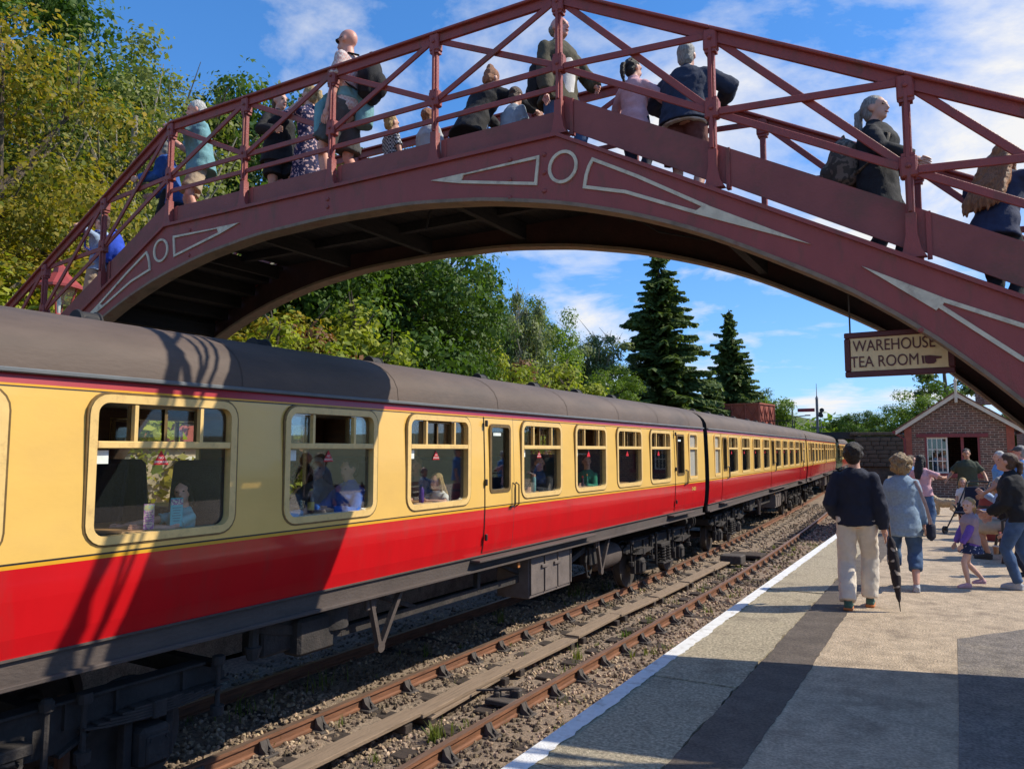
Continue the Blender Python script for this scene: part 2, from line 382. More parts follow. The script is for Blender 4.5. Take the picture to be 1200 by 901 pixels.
def build_platform():
    root = bpy.data.objects.new('platform', None); col.objects.link(root); struct(root); root.location = (0, 0, ZP)
    ys = [-8 + 2 * i for i in range(44)]
    A = [(-1.40 + bend(y), y) for y in ys]; B = [(11, y) for y in ys]
    mb = MB()
    for i in range(len(ys) - 1):
        mb.add([(*A[i], 0), (*B[i], 0), (*B[i + 1], 0), (*A[i + 1], 0)], [(0, 1, 2, 3)])
    mb.build('tarmac_surface', M_tar, root)
    mb = MB(); mb.strip([(-2.10 + bend(y), y) for y in ys], [(-1.38 + bend(y), y) for y in ys], -1.3, -.085, 'xy')
    mb.build('platform_wall', M_wallst, root)
    # edging slabs, each laid on its own
    r = random.Random(11); y = -2.0; k = 0
    while y < 40:
        L_ = r.uniform(1.75, 2.3) if y < 12 else 2.1
        d = r.uniform(-.004, .004); b0, b1 = bend(y), bend(y + L_)
        P = [(-2.17 + b0, y + .006), (-1.43 + b0 + r.uniform(-.015, .03), y + .006 + r.uniform(0, .02))]
        for q in range(1, 24):
            P.append((-1.435 + b0 + (b1 - b0) * q / 24 + r.uniform(-.011, .011) + .012 * math.sin(q * .6 + y), y + L_ * q / 24))
        P += [(-1.43 + b1 + r.uniform(-.015, .03), y + L_ - .006), (-2.17 + b1, y + L_ - .006)]
        mb = MB(); mb.prism(P, -.085, d, 'xy'); mb.build('edging_slab', M_slab, root)
        y += L_; k += 1
    # asphalt service strip let in behind the slabs
    mb = MB(); yy = -4
    L0 = []; R0 = []
    while yy < 30:
        L0.append((-1.425 + bend(yy) + r.uniform(-.008, .008), yy)); R0.append((-1.055 + bend(yy) + r.uniform(-.007, .007) + .006 * math.sin(yy * 2.3), yy)); yy += .09
    mb.strip(L0, R0, -.02, .004, 'xy'); mb.build('asphalt_strip', M_asph, root)
    # grey resurfaced patch on the right
    P = [(-.06, 2), (-.065, 4), (-.055, 6), (-.06, 8.1)] + [(-.06 + .1 * k_, 8.11 + .135 * k_ + r.uniform(-.03, .03)) for k_ in range(1, 9)] + [(1.6, 9.6), (3.5, 9.9), (6, 9.6), (6, 2)]
    mb = MB(); mb.prism(P, -.02, .0035, 'xy'); mb.build('asphalt_patch', M_grey, root)
    # painted edge line, worn unevenly on its inner side
    mb = MB(); yy = -3.; A = []; B = []
    while yy < 40:
        A.append((-2.168 + bend(yy), yy)); B.append((-2.048 + bend(yy) + r.uniform(-.012, .008) + .008 * mnoise.noise(Vector((yy * 3, 0, 0))), yy)); yy += .05
    mb.strip(A, B, .0055, .0085, 'xy'); mb.build('white_edge_line', M_white, root)
    # far platform beyond the train
    o = MB(); A = [(-17.6 + bend(y), y) for y in ys]; B = [(-9.35 + bend(y), y) for y in ys]
    o.strip(A, B, -1.3, 0, 'xy'); q = o.build('far_platform', M_tar); q.location = (0, 0, ZP); struct(q)
build_platform()
# ------------------------------------------------------------------ timber boards in the six-foot
M_timber = mat('weathered_timber', (.30, .215, .145), .9, .3, 3, .6, 30, dirt=(.17, .12, .085), dscale=3, stretch=(14, .8, 14))
def build_boards():
    t = thing('timber_cable_cover', 'line of weathered timber boards covering cables between the two tracks', 'boards', (-5.3, 0, ZG))
    segs = [(1.2, 4.0, -.02, -.02), (4.02, 6.95, -.02, .015), (6.9, 8.9, .045, .02), (8.95, 10.9, .02, .03), (10.93, 12.7, .02, .0), (12.72, 14.6, 0, .03), (14.6, 16.6, .03, .02), (16.6, 18.7, .02, .0), (18.7, 20.8, 0, -.02), (20.8, 22.6, -.02, -.06)]
    r = random.Random(5)
    for i, (a, b, xa, xb) in enumerate(segs):
        z = .10 + r.uniform(-.012, .012)
        mb = MB(); mb.bar((xa, a, z), (xb, b - .03, z + r.uniform(-.02, .02)), .235, .045, bev=.006); mb.build('board', M_timber, t)
        for yy in (a + .15, b - .25):
            MB().box((xa, yy, .035), (.3, .12, .09), None, .008).build('bearer', M_sleeper, t)
        mb = MB(); mb.bar((xa - .125, b - .05, z + .025), (xa + .125, b - .05, z + .025), .03, .006); mb.build('iron_strap', M_chair, t)
    mb = MB(); mb.bar((.16, 7.0, .06), (.05, 9.2, .08), .09, .035, bev=.005); mb.build('split_offcut', M_timber, t)
build_boards()
def build_rodding():
    t = thing('ground_lever', 'rusty black ground lever bolted beside the near rail', 'lever', (-4.78, 8.0, ZG + .01))
    MB().box((0, 0, .03), (.34, .3, .06), None, .01).build('base', M_chair, t)
    mb = MB(); mb.lathe((-.08, .0, .05), [(.05, 0), (.05, .06), (.03, .08), (.03, .12)], 10); mb.build('pivot', M_chair, t)
    mb = MB(); mb.bar((-.08, 0, .14), (.16, .12, .15), .05, .03, bev=.005); mb.bar((-.3, -.12, .13), (-.05, 0, .14), .035, .02); mb.build('lever_arm', M_chair, t)
    MB().box((.12, .1, .1), (.14, .1, .1), None, .015).build('weight', M_chair, t)
    t2 = thing('signal_box_casing', 'low black casing between the tracks near the third coach', 'casing', (-5.2, 20.5, ZG))
    MB().box((0, 0, .14), (.55, .5, .22), None, .02).build('casing', M_chair, t2)
    MB().box((.05, 1.4, .08), (.9, .8, .1), None, .02).build('cover_plate', M_sleeper, t2)
build_rodding()
# ------------------------------------------------------------------ footbridge
M_paint = mat('maroon_iron_paint', (.265, .050, .042), .50, .20, 3, .25, 60, dirt=(.15, .058, .036), dscale=2.6, damt=.75, c2=(.315, .060, .052), stretch=(2.2, 2.2, .8))
M_paint2 = mat('faded_maroon_plate', (.25, .062, .052), .55, .2, 2.5, .25, 50, dirt=(.13, .06, .035), dscale=2.2, damt=.7)
M_orn = mat('ornament_cream_paint', (.66, .58, .43), .7, .15, 10, .2, 60, dirt=(.34, .27, .2), dscale=7, damt=.8)
M_soff = mat('sooty_shaded_deck_timber', (.016, .012, .011), .95, .4, 4, .5, 30, stretch=(6, .5, 6))  # soot plus the shade of the underside, both put into a near-black base
M_sootshade = mat('soot_and_shade_maroon', (.05, .017, .014), .75, .4, 2.5, .3, 40, dirt=(.025, .018, .016), dscale=1.6, damt=.8)  # far girder's copy of the maroon, darkened for under-deck shade as well as soot
M_lip = mat('lit_flange_edge', (.25, .18, .125), .85, .35, 5, .3, 50, dirt=(.17, .07, .05), dscale=5, damt=.8)  # tan base paints in the light caught along the bottom flange
BX, BY0, BY1 = -5.44, 5.60, 7.52
BOT = [(0, 2.36), (1.05, 2.33), (1.9, 2.228), (2.68, 2.065), (3.28, 1.88), (3.83, 1.66), (4.33, 1.398), (4.88, 1.088), (5.38, .715), (5.81, .30), (6.4, -.33), (7.0, -1.0), (7.6, -1.65), (8.2, -2.3)]
def lerp_tab(T, x):
    for (a, b), (c, d) in zip(T, T[1:]):
        if x <= c: return b + (d - b) * (x - a) / (c - a)
    return T[-1][1]
def gtop(X): return 2.675 - max(0, abs(X - BX) - 2.62) * .538
def gbot(X):
    d = abs(X - BX)
    h = .2   # smooth the table a little
    return (lerp_tab(BOT, abs(d - h)) + 2 * lerp_tab(BOT, d) + lerp_tab(BOT, d + h)) / 4
def ribbon(pts, w, closed):
    n = len(pts); A = []; B = []
    for i in range(n):
        p = Vector(pts[i]); a = Vector(pts[(i - 1) % n]) if (closed or i > 0) else None; b = Vector(pts[(i + 1) % n]) if (closed or i < n - 1) else None
        d1 = (p - a).normalized() if a is not None else (b - p).normalized(); d2 = (b - p).normalized() if b is not None else d1
        n1 = Vector((-d1.y, d1.x)); n2 = Vector((-d2.y, d2.x)); m = (n1 + n2)
        m = m.normalized() if m.length > 1e-6 else n1
        k = min(2.2, 1 / max(.3, m.dot(n1))); A.append(tuple(p + m * (w / 2 * k))); B.append(tuple(p - m * (w / 2 * k)))
    if closed: A.append(A[0]); B.append(B[0])
    return A, B
def build_bridge():
    RL = Vector((BX, 6.5, ZP)); off = -RL
    t = thing('footbridge', 'maroon cast iron footbridge arching over the train with lattice railings', 'footbridge', RL)
    def part(mb, name, m, smooth=30): return mb.build(name, m, t, off, smooth=smooth)
    ND = 7.5; xs = [BX - ND + i * .125 for i in range(int(2 * ND / .125) + 1)]
    cx = sorted(set([round(x, 4) for x in xs] + [round(BX - 2.62, 4), round(BX + 2.62, 4)]))
    for (yw, s) in ((BY0, 1), (BY1, -1)):
        mb = MB(); mb.strip([(x, gtop(x) - .02) for x in cx], [(x, gbot(x) + .02) for x in cx], yw, yw + s * .035)
        g = part(mb, 'arch_girder', M_paint if s > 0 else M_sootshade)
        mb = MB(); mb.strip([(x, gtop(x) + .012) for x in cx], [(x, gtop(x) - .022) for x in cx], yw - s * .028, yw + s * .10); part(mb, 'top_flange', M_paint)
        mb = MB(); mb.mi = 0; mb.strip([(x, gbot(x) + .02) for x in cx], [(x, gbot(x) - .012) for x in cx], yw - s * .012, yw + s * .17); part(mb, 'bottom_flange', M_lip)
        # stair strings below the arch on both sides, and the piers
        for sg in (-1, 1):
            e0, e1 = BX + sg * 7.5, BX + sg * 10.72
            mb = MB(); mb.strip([(e0, gtop(e0) + .012), (e1, gtop(e1) + .012)], [(e0, gtop(e0) - .42), (e1, max(ZP, gtop(e1) - .42))], yw, yw + s * .05); part(mb, 'stair_string', M_paint)
    for sg in (-1, 1):
        for yw in (BY0 + .12, BY1 - .12):
            mb = MB(); x = BX + sg * 7.3; mb.lathe((x, yw, ZP), [(.19, 0), (.19, .12), (.13, .16), (.12, .5), (.12, 1.0)], 14); part(mb, 'pier', M_paint)
    # railing
    sp = 1.312
    px = [BX + sp * k for k in range(-8, 9)]
    for yw, s in ((BY0 + .045, 1), (BY1 - .045, -1)):
        for k, x in enumerate(px):
            z = gtop(x) + .012; lvl = abs(x - BX) < 2.7
            mb = MB()
            mb.prism([(x - .085, z), (x + .085, z), (x + .055, z + .05), (x + .034, z + .16), (x + .032, z + .3), (x - .032, z + .3), (x - .034, z + .16), (x - .055, z + .05)], yw - .035, yw + .035)
            mb.box((x, yw, z + .75), (.052, .05, .94), None, .006)
            mb.box((x, yw - s * .03, z + .74), (.022, .03, .86))
            for zz, hh in ((.62, .15), (1.175, .17)): mb.box((x, yw, z + zz), (.108, .088, hh), None, .012)
            mb.box((x, yw, z + .70), (.085, .075, .02)); mb.box((x, yw, z + 1.08), (.085, .075, .02))
            for zz in (.62, 1.18): mb.lathe((x, yw - s * .043, z + zz), [(.017, 0), (.017, -s * .012), (.008, -s * .018)], 8, 'y')
            part(mb, 'post', M_paint)
            if k == len(px) - 1: break
            x2 = px[k + 1]; z2 = gtop(x2) + .012; a = Vector((x, yw, z)); b = Vector((x2, yw, z2))
            U = Vector((0, 0, 1))
            mb = MB(); mb.bar(a + U * 1.268, b + U * 1.268, .105, .026, bev=.006); mb.bar(a + U * 1.215, b + U * 1.215, .034, .08); mb.bar(a + U * 1.285, b + U * 1.285, .05, .012); part(mb, 'handrail', M_paint)
            e = (b - a) * .04
            for (o1, p1, o2, p2, yo) in ((1.19, a, .64, b, .014), (.62, a, 1.19, b, -.014)):
                mb = MB(); mb.bar(p1 + e + U * o1 + Vector((0, yo, 0)), p2 - e + U * o2 + Vector((0, yo, 0)), .022, .055, bev=.004); part(mb, 'diagonal_brace', M_paint)
            mb = MB(); mb.bar(a + e + U * .605, b - e + U * .605, .02, .055, bev=.004); part(mb, 'mid_rail', M_paint)
            slope = abs(z2 - z) > .05
            if not slope:
                mb = MB(); mb.bar(a + U * .42, b + U * .42, .02, .05, bev=.004); part(mb, 'lower_rail', M_paint)
                mb = MB(); mb.strip([(x + .05, z + .225), (x2 - .05, z + .225)], [(x + .05, z - .0), (x2 - .05, z - .0)], yw + s * .03, yw + s * .045); part(mb, 'kick_plate', M_paint2)
            else:
                mb = MB(); mb.strip([(x + .02, z + .37 + (z2 - z) * .02 / sp), (x2 - .02, z2 + .37 - (z2 - z) * .02 / sp)], [(x + .02, z + .07), (x2 - .02, z2 + .07)], yw + s * .04, yw + s * .06); part(mb, 'kick_plate', M_paint2)
            mb = MB(); mb.bar((x + .1, yw + s * .052, z + .0 + (.05 if slope else 0) + (z2 - z) * .08), (x + .1, yw + s * .052, z + .23 + (.14 if slope else 0) + (z2 - z) * .08), .05, .03, up=(1, 0, 0)); part(mb, 'plate_joint_strap', M_paint)
    # deck planks and steps
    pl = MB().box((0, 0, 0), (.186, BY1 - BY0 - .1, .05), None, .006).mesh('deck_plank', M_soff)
    n = 28
    for i in range(n):
        x = BX - 2.62 + (i + .5) * 5.24 / n
        link('deck_plank', pl, t, (x + off.x, (BY0 + BY1) / 2 + off.y, 2.60 + off.z))
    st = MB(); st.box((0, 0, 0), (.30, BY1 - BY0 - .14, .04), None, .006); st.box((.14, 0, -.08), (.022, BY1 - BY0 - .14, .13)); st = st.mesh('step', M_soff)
    for sg in (-1, 1):
        for i in range(28):
            d = 2.62 + .14 + i * .28; x = BX + sg * d; z = gtop(x) - .07
            o = link('step', st, t, (x + off.x, (BY0 + BY1) / 2 + off.y, z + off.z), 0 if sg > 0 else PI)
    for x in [BX + 1.312 * k for k in (-4, -3, -2, -1, 0, 1, 2, 3, 4)]:
        z1 = min(gtop(x) - .13, 2.56)
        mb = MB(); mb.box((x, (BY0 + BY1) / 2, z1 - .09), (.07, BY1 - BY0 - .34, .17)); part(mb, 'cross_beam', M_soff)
    for yw in (6.1, 6.75):
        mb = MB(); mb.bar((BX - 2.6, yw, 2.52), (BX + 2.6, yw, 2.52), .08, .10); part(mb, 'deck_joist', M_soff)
    # fascia ornaments on both girders
    def mir(P): return [(2 * BX - x, z) for x, z in P]
    circ = [(-2.76 + .125 * math.cos(a * PI / 12), 2.375 + .13 * math.sin(a * PI / 12)) for a in range(24)]
    lev = [(-2.996, 2.505), (-3.0, 2.45), (-3.012, 2.35), (-3.02, 2.275), (-3.78, 2.428), (-4.05, 2.492)]
    tri = [(-2.485, 2.385), (-2.52, 2.33), (-2.545, 2.26), (-2.562, 2.165), (-2.2, 2.06), (-1.63, 1.80), (-1.56, 1.838), (-2.1, 2.17)]
    tail = [(-1.64, 1.79), (-1.55, 1.845), (-.822, 1.442)]
    tri2 = [(-.03, .965), (.4, .758), (.9, .50), (1.10, .40), (1.06, .22), (.70, .37), (.38, .555), (-.05, .928)]
    tail2 = [(-.01, .97), (-.07, .90), (-.50, 1.245)]
    tl = [(-3.76, 2.505), (-3.80, 2.418), (-4.13, 2.503)]
    circ2 = [(1.35 + .1 * math.cos(a * PI / 12), .20 + .1 * math.sin(a * PI / 12)) for a in range(24)]
    for yw, s in ((BY0, -1), (BY1, 1)):
        for P in (circ, lev, tri, tri2, circ2):
            for Q in (P, mir(P)):
                A, B = ribbon(Q, .027, True); mb = MB(); mb.strip(A, B, yw - s * .004, yw + s * .014); part(mb, 'ornament', M_orn)
        for P in (tail, tail2, tl):
            for Q in (P, mir(P)):
                mb = MB(); mb.prism(Q, yw - s * .004, yw + s * .0155); part(mb, 'ornament', M_orn)
    bl = MB(); bl.lathe((0, 0, 0), [(.022, 0), (.02, -.008), (.011, -.014)], 10, 'y'); bl = bl.mesh('bolt_head', M_paint)
    for (x, z) in ((-3.28, 2.54), (-3.28, 2.36), (-3.28, 2.20), (-2.94, 2.52), (-2.94, 2.20), (-2.94, 2.36), (-.16, .78), (-7.6, 2.55), (-7.6, 2.25), (-5.44, 2.55), (-5.44, 2.47)):
        link('bolt_head', bl, t, (x + off.x, BY0 + off.y - .001, z + off.z))
    # conduit drooping under the soffit
    mb = MB(); mb.tube([(-2.4, 5.8, 2.05), (-2.05, 5.95, 1.80), (-1.7, 6.1, 1.72), (-1.5, 6.25, 1.75)], .008, 6); part(mb, 'loose_cable', M_soff)
    mb = MB(); mb.tube([(-4.3, 6.0, 2.5), (-4.45, 6.0, 2.36), (-4.5, 6.02, 2.2)], .012, 6); part(mb, 'loose_cable', M_soff)
build_bridge()
# ------------------------------------------------------------------ hanging sign
def build_sign():
    c = Vector((-.326, 6.03, .69)); w, h = .70, .325
    t = thing('hanging_sign', 'cream tea room sign with maroon frame and lettering hung beneath the footbridge', 'sign', c, math.radians(-1.5))
    M_scr = mat('sign_cream_paint', (.82, .64, .36), .55, .1, 4, dirt=(.4, .28, .15), dscale=3); M_let = mat('sign_maroon_letters', (.10, .016, .018), .5)
    MB().box((0, 0, 0), (w - .04, .022, h - .04)).build('board', M_scr, t)
    for sz in (-1, 1): MB().box((0, 0, sz * (h / 2 - .02)), (w, .045, .042), None, .006).build('frame_bar', M_let, t)
    for sx in (-1, 1): MB().box((sx * (w / 2 - .02), 0, 0), (.042, .042, h - .085), None, .006).build('frame_bar', M_let, t)
    for side in (-1,):
        for txt, z, sz, x, sx in (('WAREHOUSE', .058, .115, -.028, .765), ('TEA ROOM', -.058, .115, -.090, .765)):
            me = text_mesh(txt, sz, M_let, .003, 'CENTER', 0, sx); o = link('lettering', me, t, (x, -.0145, z)); o.rotation_euler = (PI / 2, 0, 0)
    # pointing hand
    mb = MB(); mb.prism([(.165, -.035), (.17, -.085), (.185, -.092), (.222, -.092), (.236, -.078), (.236, -.06), (.268, -.058), (.271, -.045), (.236, -.040), (.20, -.033)], -.018, -.0115); mb.build('pointing_hand', M_let, t)
    mb = MB(); mb.prism([(.147, -.034), (.152, -.088), (.164, -.088), (.160, -.034)], -.018, -.0115); mb.build('pointing_hand_cuff', M_let, t)
    for x, z in ((-.31, .62), (.31, .25)):
        mb = MB(); mb.tube([(x, 0, h / 2 - .02), (x, 0, h / 2 + z)], .006, 6); mb.build('hanger_rod', M_chair, t)
build_sign()
# ------------------------------------------------------------------ coaches
M_cream = mat('coach_cream_paint', (.80, .495, .122), .32, .05, 1.5, .05, 30, coat=.3, dirt=(.68, .42, .13), dscale=1.2, damt=.35, stretch=(1, .5, 1))
M_red = mat('coach_red_paint', (.60, .0085, .0125), .20, .07, 1.2, .10, 3.2, coat=.6, dirt=(.42, .03, .028), dscale=1.6, damt=.5, stretch=(1, 2.2, .6))
M_stripe = mat('coach_maroon_stripe', (.36, .03, .04), .3, .08, 3)
M_gold = mat('lining_gold', (.72, .36, .02), .4, .05); M_black = mat('lining_black', (.015, .015, .016), .45, .1)
M_roof = mat('sooty_roof', (.105, .073, .056), .72, .25, 2, .2, 30, dirt=(.05, .042, .04), dscale=1.2, damt=.6, stretch=(1, .35, 1))
M_gutter = mat('grey_gutter', (.13, .14, .145), .5, .15, 6)
M_frame = mat('window_frame_brassy_cream', (.80, .54, .20), .35, .08, 6, dirt=(.42, .25, .10), dscale=14, damt=.35)
M_bronze = mat('vent_bronze', (.20, .125, .045), .45, .25, 12, metal=.4)
M_glass = glassmat('coach_glass', (.96, .975, .965), .20)
M_under = mat('grimy_shaded_underframe', (.036, .030, .027), .85, .35, 5, .4, 40, dirt=(.075, .055, .043), dscale=2.5, damt=.6)  # grime colour taken darker to stand for the weak light beneath the coach
M_sole = mat('dusty_solebar', (.085, .064, .054), .85, .2, 4, .3, 40, dirt=(.07, .06, .055), dscale=2, damt=.6, stretch=(1, .5, 1))
M_box = mat('battery_box_grey', (.155, .125, .11), .8, .2, 5, .2, 40, dirt=(.09, .07, .06), dscale=4)
M_wheel = mat('wheel_steel', (.08, .068, .06), .7, .25, 8, metal=.3); M_tread = mat('wheel_tread', (.28, .26, .25), .35, .1, 9, metal=.8)
M_int = mat('interior_panel_wood', (.17, .075, .035), .5, .25, 3, stretch=(1, 1, 6)); M_ceil = mat('interior_ceiling', (.55, .52, .45), .6, .05)
M_seat = mat('blue_moquette', (.022, .03, .058), .95, .35, 60, .4, 90); M_floor = mat('coach_floor', (.08, .06, .05), .8)
M_table = mat('table_wood', (.48, .27, .12), .4, .15, 5, stretch=(1, 6, 1)); M_metal = mat('dark_handle', (.05, .045, .04), .45, .2, metal=.6)
CH = 1.45; CLEN = 19.82
WINS = [2.31, 4.17, 6.04, 7.88, 10.53, 12.33, 14.12, 15.90]; WW = 1.31; WZ0, WZ1 = 2.155, 3.262
PROF = [(1.47, -.055), (1.60, -.030), (1.85, -.008), (2.062, 0), (2.088, 0), (2.102, 0), (2.205, 0), (2.60, -.004), (3.212, -.022), (3.272, -.025), (3.283, -.026), (3.298, -.027), (3.365, -.040)]
def cx_at(z):
    for (a, b), (c, d) in zip(PROF, PROF[1:]):
        if z <= c: return b + (d - b) * max(0, z - a) / (c - a)
    return PROF[-1][1]
# bands: (z-index range) -> material slot   red, gold, black, cream, black, gold, stripe
BANDM = [0, 0, 0, 1, 2, 3, 3, 3, 3, 2, 1, 4]
def rrect(y0, y1, z0, z1, r, n=5):
    P = []
    for (cy, cz, a0) in ((y1 - r, z0 + r, -90), (y1 - r, z1 - r, 0), (y0 + r, z1 - r, 90), (y0 + r, z0 + r, 180)):
        for k in range(n + 1):
            a = math.radians(a0 + 90 * k / n); P.append((cy + r * math.cos(a), cz + r * math.sin(a)))
    return P
def ringmesh(mb, O, I, x0, x1):
    """flat ring between outer outline O and inner outline I in the yz plane, x0 back, x1 front (with the side camber)"""
    n = len(O); V = [(x0, *p) for p in O] + [(x1, *p) for p in O] + [(x1, *p) for p in I] + [(x0, *p) for p in I]
    F = []
    for i in range(n):
        j = (i + 1) % n
        F += [(i, j, n + j, n + i), (n + i, n + j, 2 * n + j, 2 * n + i), (2 * n + i, 2 * n + j, 3 * n + j, 3 * n + i)]
    mb.add(V, F)
def build_coach(name, label, detail=True):
    t = thing(name, label, 'railway coach', (TRK[0], -.95, ZR))
    g = 'passenger coaches of the train'; t['group'] = g
    # openings: (y0,y1,z0,z1)
    opens = [(w + .045, w + WW - .045, WZ0 + .05, WZ1 - .05) for w in WINS]
    doors = [(9.54, 10.31), (1.50, 2.20), (17.48, 18.24)]
    lavs = [(.62, 1.30), (18.52, 19.20)]
    dopen = [(a + .14, b - .14, 2.30, 3.17) for a, b in doors]; lopen = [(a + .04, b - .04, WZ0 + .08, WZ1 - .05) for a, b in lavs]
    allo = opens + dopen + lopen
    for s in (1, -1):
        ys = sorted(set([0, CLEN] + [round(v, 4) for o in allo for v in o[:2]])); zs = sorted(set([p[0] for p in PROF] + [round(v, 4) for o in allo for v in o[2:]]))
        mb = MB()
        for i in range(len(ys) - 1):
            for j in range(len(zs) - 1):
                ym, zm = (ys[i] + ys[i + 1]) / 2, (zs[j] + zs[j + 1]) / 2
                if any(o[0] < ym < o[1] and o[2] < zm < o[3] for o in allo): continue
                b = next(k for k in range(len(PROF) - 1) if PROF[k][0] <= zm <= PROF[k + 1][0]); mb.mi = BANDM[b]
                mb.add([(s * (CH + cx_at(z)), y, z) for y, z in ((ys[i], zs[j]), (ys[i + 1], zs[j]), (ys[i + 1], zs[j + 1]), (ys[i], zs[j + 1]))], [(0, 1, 2, 3) if s > 0 else (3, 2, 1, 0)])
        o = mb.build('body_side', [M_red, M_gold, M_black, M_cream, M_stripe], t, smooth=40, fix=False)
        # inner lining
        mb = MB(); zi = [1.55, 2.30] + [3.25]
        zs2 = sorted(set([1.55, 3.32] + [round(v, 4) for o_ in allo for v in o_[2:]]))
        for i in range(len(ys) - 1):
            for j in range(len(zs2) - 1):
                ym, zm = (ys[i] + ys[i + 1]) / 2, (zs2[j] + zs2[j + 1]) / 2
                if any(o_[0] < ym < o_[1] and o_[2] < zm < o_[3] for o_ in allo): continue
                x = s * (CH - .075); mb.add([(x, ys[i], zs2[j]), (x, ys[i], zs2[j + 1]), (x, ys[i + 1], zs2[j + 1]), (x, ys[i + 1], zs2[j])], [(0, 1, 2, 3) if s > 0 else (3, 2, 1, 0)])
        mb.build('inner_lining', M_int, t, smooth=0, fix=False)
    # roof
    n = 18; R_ = []
    for k in range(n + 1):
        a = PI * k / n; cxv = math.cos(a); sn = math.sin(a)
        R_.append((1.435 * (abs(cxv) ** .82) * (1 if cxv >= 0 else -1), 3.40 + .575 * sn ** .80))
    mb = MB(); ysr = [0, .06] + [1.2 + 2.18 * i for i in range(9)] + [CLEN - .06, CLEN]
    for y in ysr: mb.v += [(x * (.985 if y in (0, CLEN) else 1), y, z - (.02 if y in (0, CLEN) else 0)) for x, z in R_]
    for i in range(len(ysr) - 1):
        for k in range(n): mb.f.append((i * (n + 1) + k, i * (n + 1) + k + 1, (i + 1) * (n + 1) + k + 1, (i + 1) * (n + 1) + k)); mb.m.append(0)
    rf = mb.build('roof', M_roof, t, smooth=40)
    for y in [1.2 + 2.18 * i for i in range(9)]:
        mb = MB(); A = [(x * 1.003, y - .016, z + .003) for x, z in R_]; B = [(x * 1.003, y + .016, z + .003) for x, z in R_]
        mb.add(A + B, [(k, k + 1, n + 2 + k, n + 1 + k) for k in range(n)]); mb.build('roof_seam', M_roof, rf, smooth=60)
    for s in (-1, 1):
        mb = MB(); mb.box((s * 1.432, CLEN / 2, 3.385), (.045, CLEN - .02, .036), None, .008); mb.build('gutter', M_gutter, rf)
    # roof ventilators (paired shells)
    vb = MB(); vb.lathe((0, 0, 0), [(.13, -.01), (.13, .02), (.10, .05), (.05, .06)], 16); vb.lathe((0, 0, .0), [(.08, -.10), (.105, -.10), (.112, -.08), (.10, -.07), (.10, .07), (.112, .08), (.105, .10), (.08, .10)], 18, 'y'); vb = vb.mesh('roof_vent', mat('vent_black', (.02, .018, .018), .7))
    for y in (2.9, 4.78, 6.7, 8.6, 11.2, 13.0, 14.8, 16.6):
        for x in (-.30, .30): link('roof_vent', vb, rf, (x, y, 3.40 + .575 * (1 - abs(x / 1.435) ** 2.4) ** .4 - .01))
    # ends, floor, ceiling
    for y, s in ((.0, 1), (CLEN, -1)):
        mb = MB(); P = [(CH + p[1] - .01, p[0]) for p in PROF] + [(x * .98, z - .025) for x, z in R_[1:n // 2 + 1]]
        P = P + [(-a, b) for a, b in P[::-1][1:]]
        mb.prism(P, y + s * .005, y + s * .05); mb.build('coach_end', M_black, t)
        mb = MB(); mb.box((0, y - s * .17, 2.45), (1.05, .34, 2.0), None, .05); mb.build('gangway_bellows', M_black, t)
    mb = MB(); mb.box((0, CLEN / 2, 1.52), (2 * CH - .14, CLEN - .1, .06)); mb.build('floor', M_floor, t)
    mb = MB(); mb.box((0, CLEN / 2, 3.335), (2 * CH - .16, CLEN - .1, .03)); mb.build('ceiling', M_ceil, t)
    for y in (2.22, 9.47, 10.38, 17.42, 1.44, 18.36):
        mb = MB(); mb.box((.88, y, 2.43), (.95, .05, 1.74)); mb.build('partition', M_int, t); mb = MB(); mb.box((-.88, y, 2.43), (.95, .05, 1.74)); mb.build('partition', M_int, t)
    # seats back to back between the windows, tables at each window
    sm = MB(); sm.box((0, .27, .25), (.98, .50, .20), None, .05); sm.box((0, .06, .72), (.98, .13, .95), Matrix.Rotation(math.radians(6), 3, 'X'), .05); sm.box((0, .02, .08), (.9, .1, .16)); sm = sm.mesh('seat', M_seat)
    tm = MB(); tm.box((0, 0, 0), (.86, .56, .03), None, .008); tm.box((.3, 0, -.35), (.06, .1, .68)); tm = tm.mesh('table', M_table)
    for w in WINS:
        c = w + WW / 2
        for x in (.88, -.88):
            a = link('seat', sm, t, (x, c - .86, 1.56)); b = link('seat', sm, t, (x, c + .86, 1.56), PI)
            link('table', tm, t, (x, c, 2.205), 0 if x > 0 else PI)
    # windows
    r = random.Random(21)
    M_no = mat('no_smoking_red', (.55, .012, .02), .5); M_st = mat('sticker_white', (.75, .8, .74), .6)
    for s in (1, -1):
        for iw, w in enumerate(WINS):
            x = s * (CH - .012); x1 = s * (CH + .012)
            mb = MB(); O = rrect(w, w + WW, WZ0, WZ1, .15); I = rrect(w + .062, w + WW - .062, WZ0 + .062, WZ1 - .062, .085)
            ringmesh(mb, O, I, x - s * .05, x1)
            zt = WZ1 - .375
            mb.box((x, w + WW / 2, zt), (.05, WW - .13, .055), None, .006)
            for k in (1, 3): mb.box((x, w + .07 + (WW - .14) * k / 4, (zt + WZ1 - .06) / 2), (.045, .03, WZ1 - .085 - zt))
            f = mb.build('window', M_frame, t)
            # bead line round the outside
            mb = MB(); ringmesh(mb, rrect(w - .018, w + WW + .018, WZ0 - .018, WZ1 + .018, .168), rrect(w - .002, w + WW + .002, WZ0 - .002, WZ1 + .002, .152), s * (CH - .04), s * (CH + .004)); mb.build('window_bead', M_bronze, f)
            gx = s * (CH - .045)
            def pane(a, b, c, d, xo=0): 
                q = MB(); q.box((gx + xo, (a + b) / 2, (c + d) / 2), (.006, b - a, d - c)); q.build('pane', M_glass, f, smooth=0)
            i0, i1 = w + .06, w + WW - .06; qw = (i1 - i0) / 4
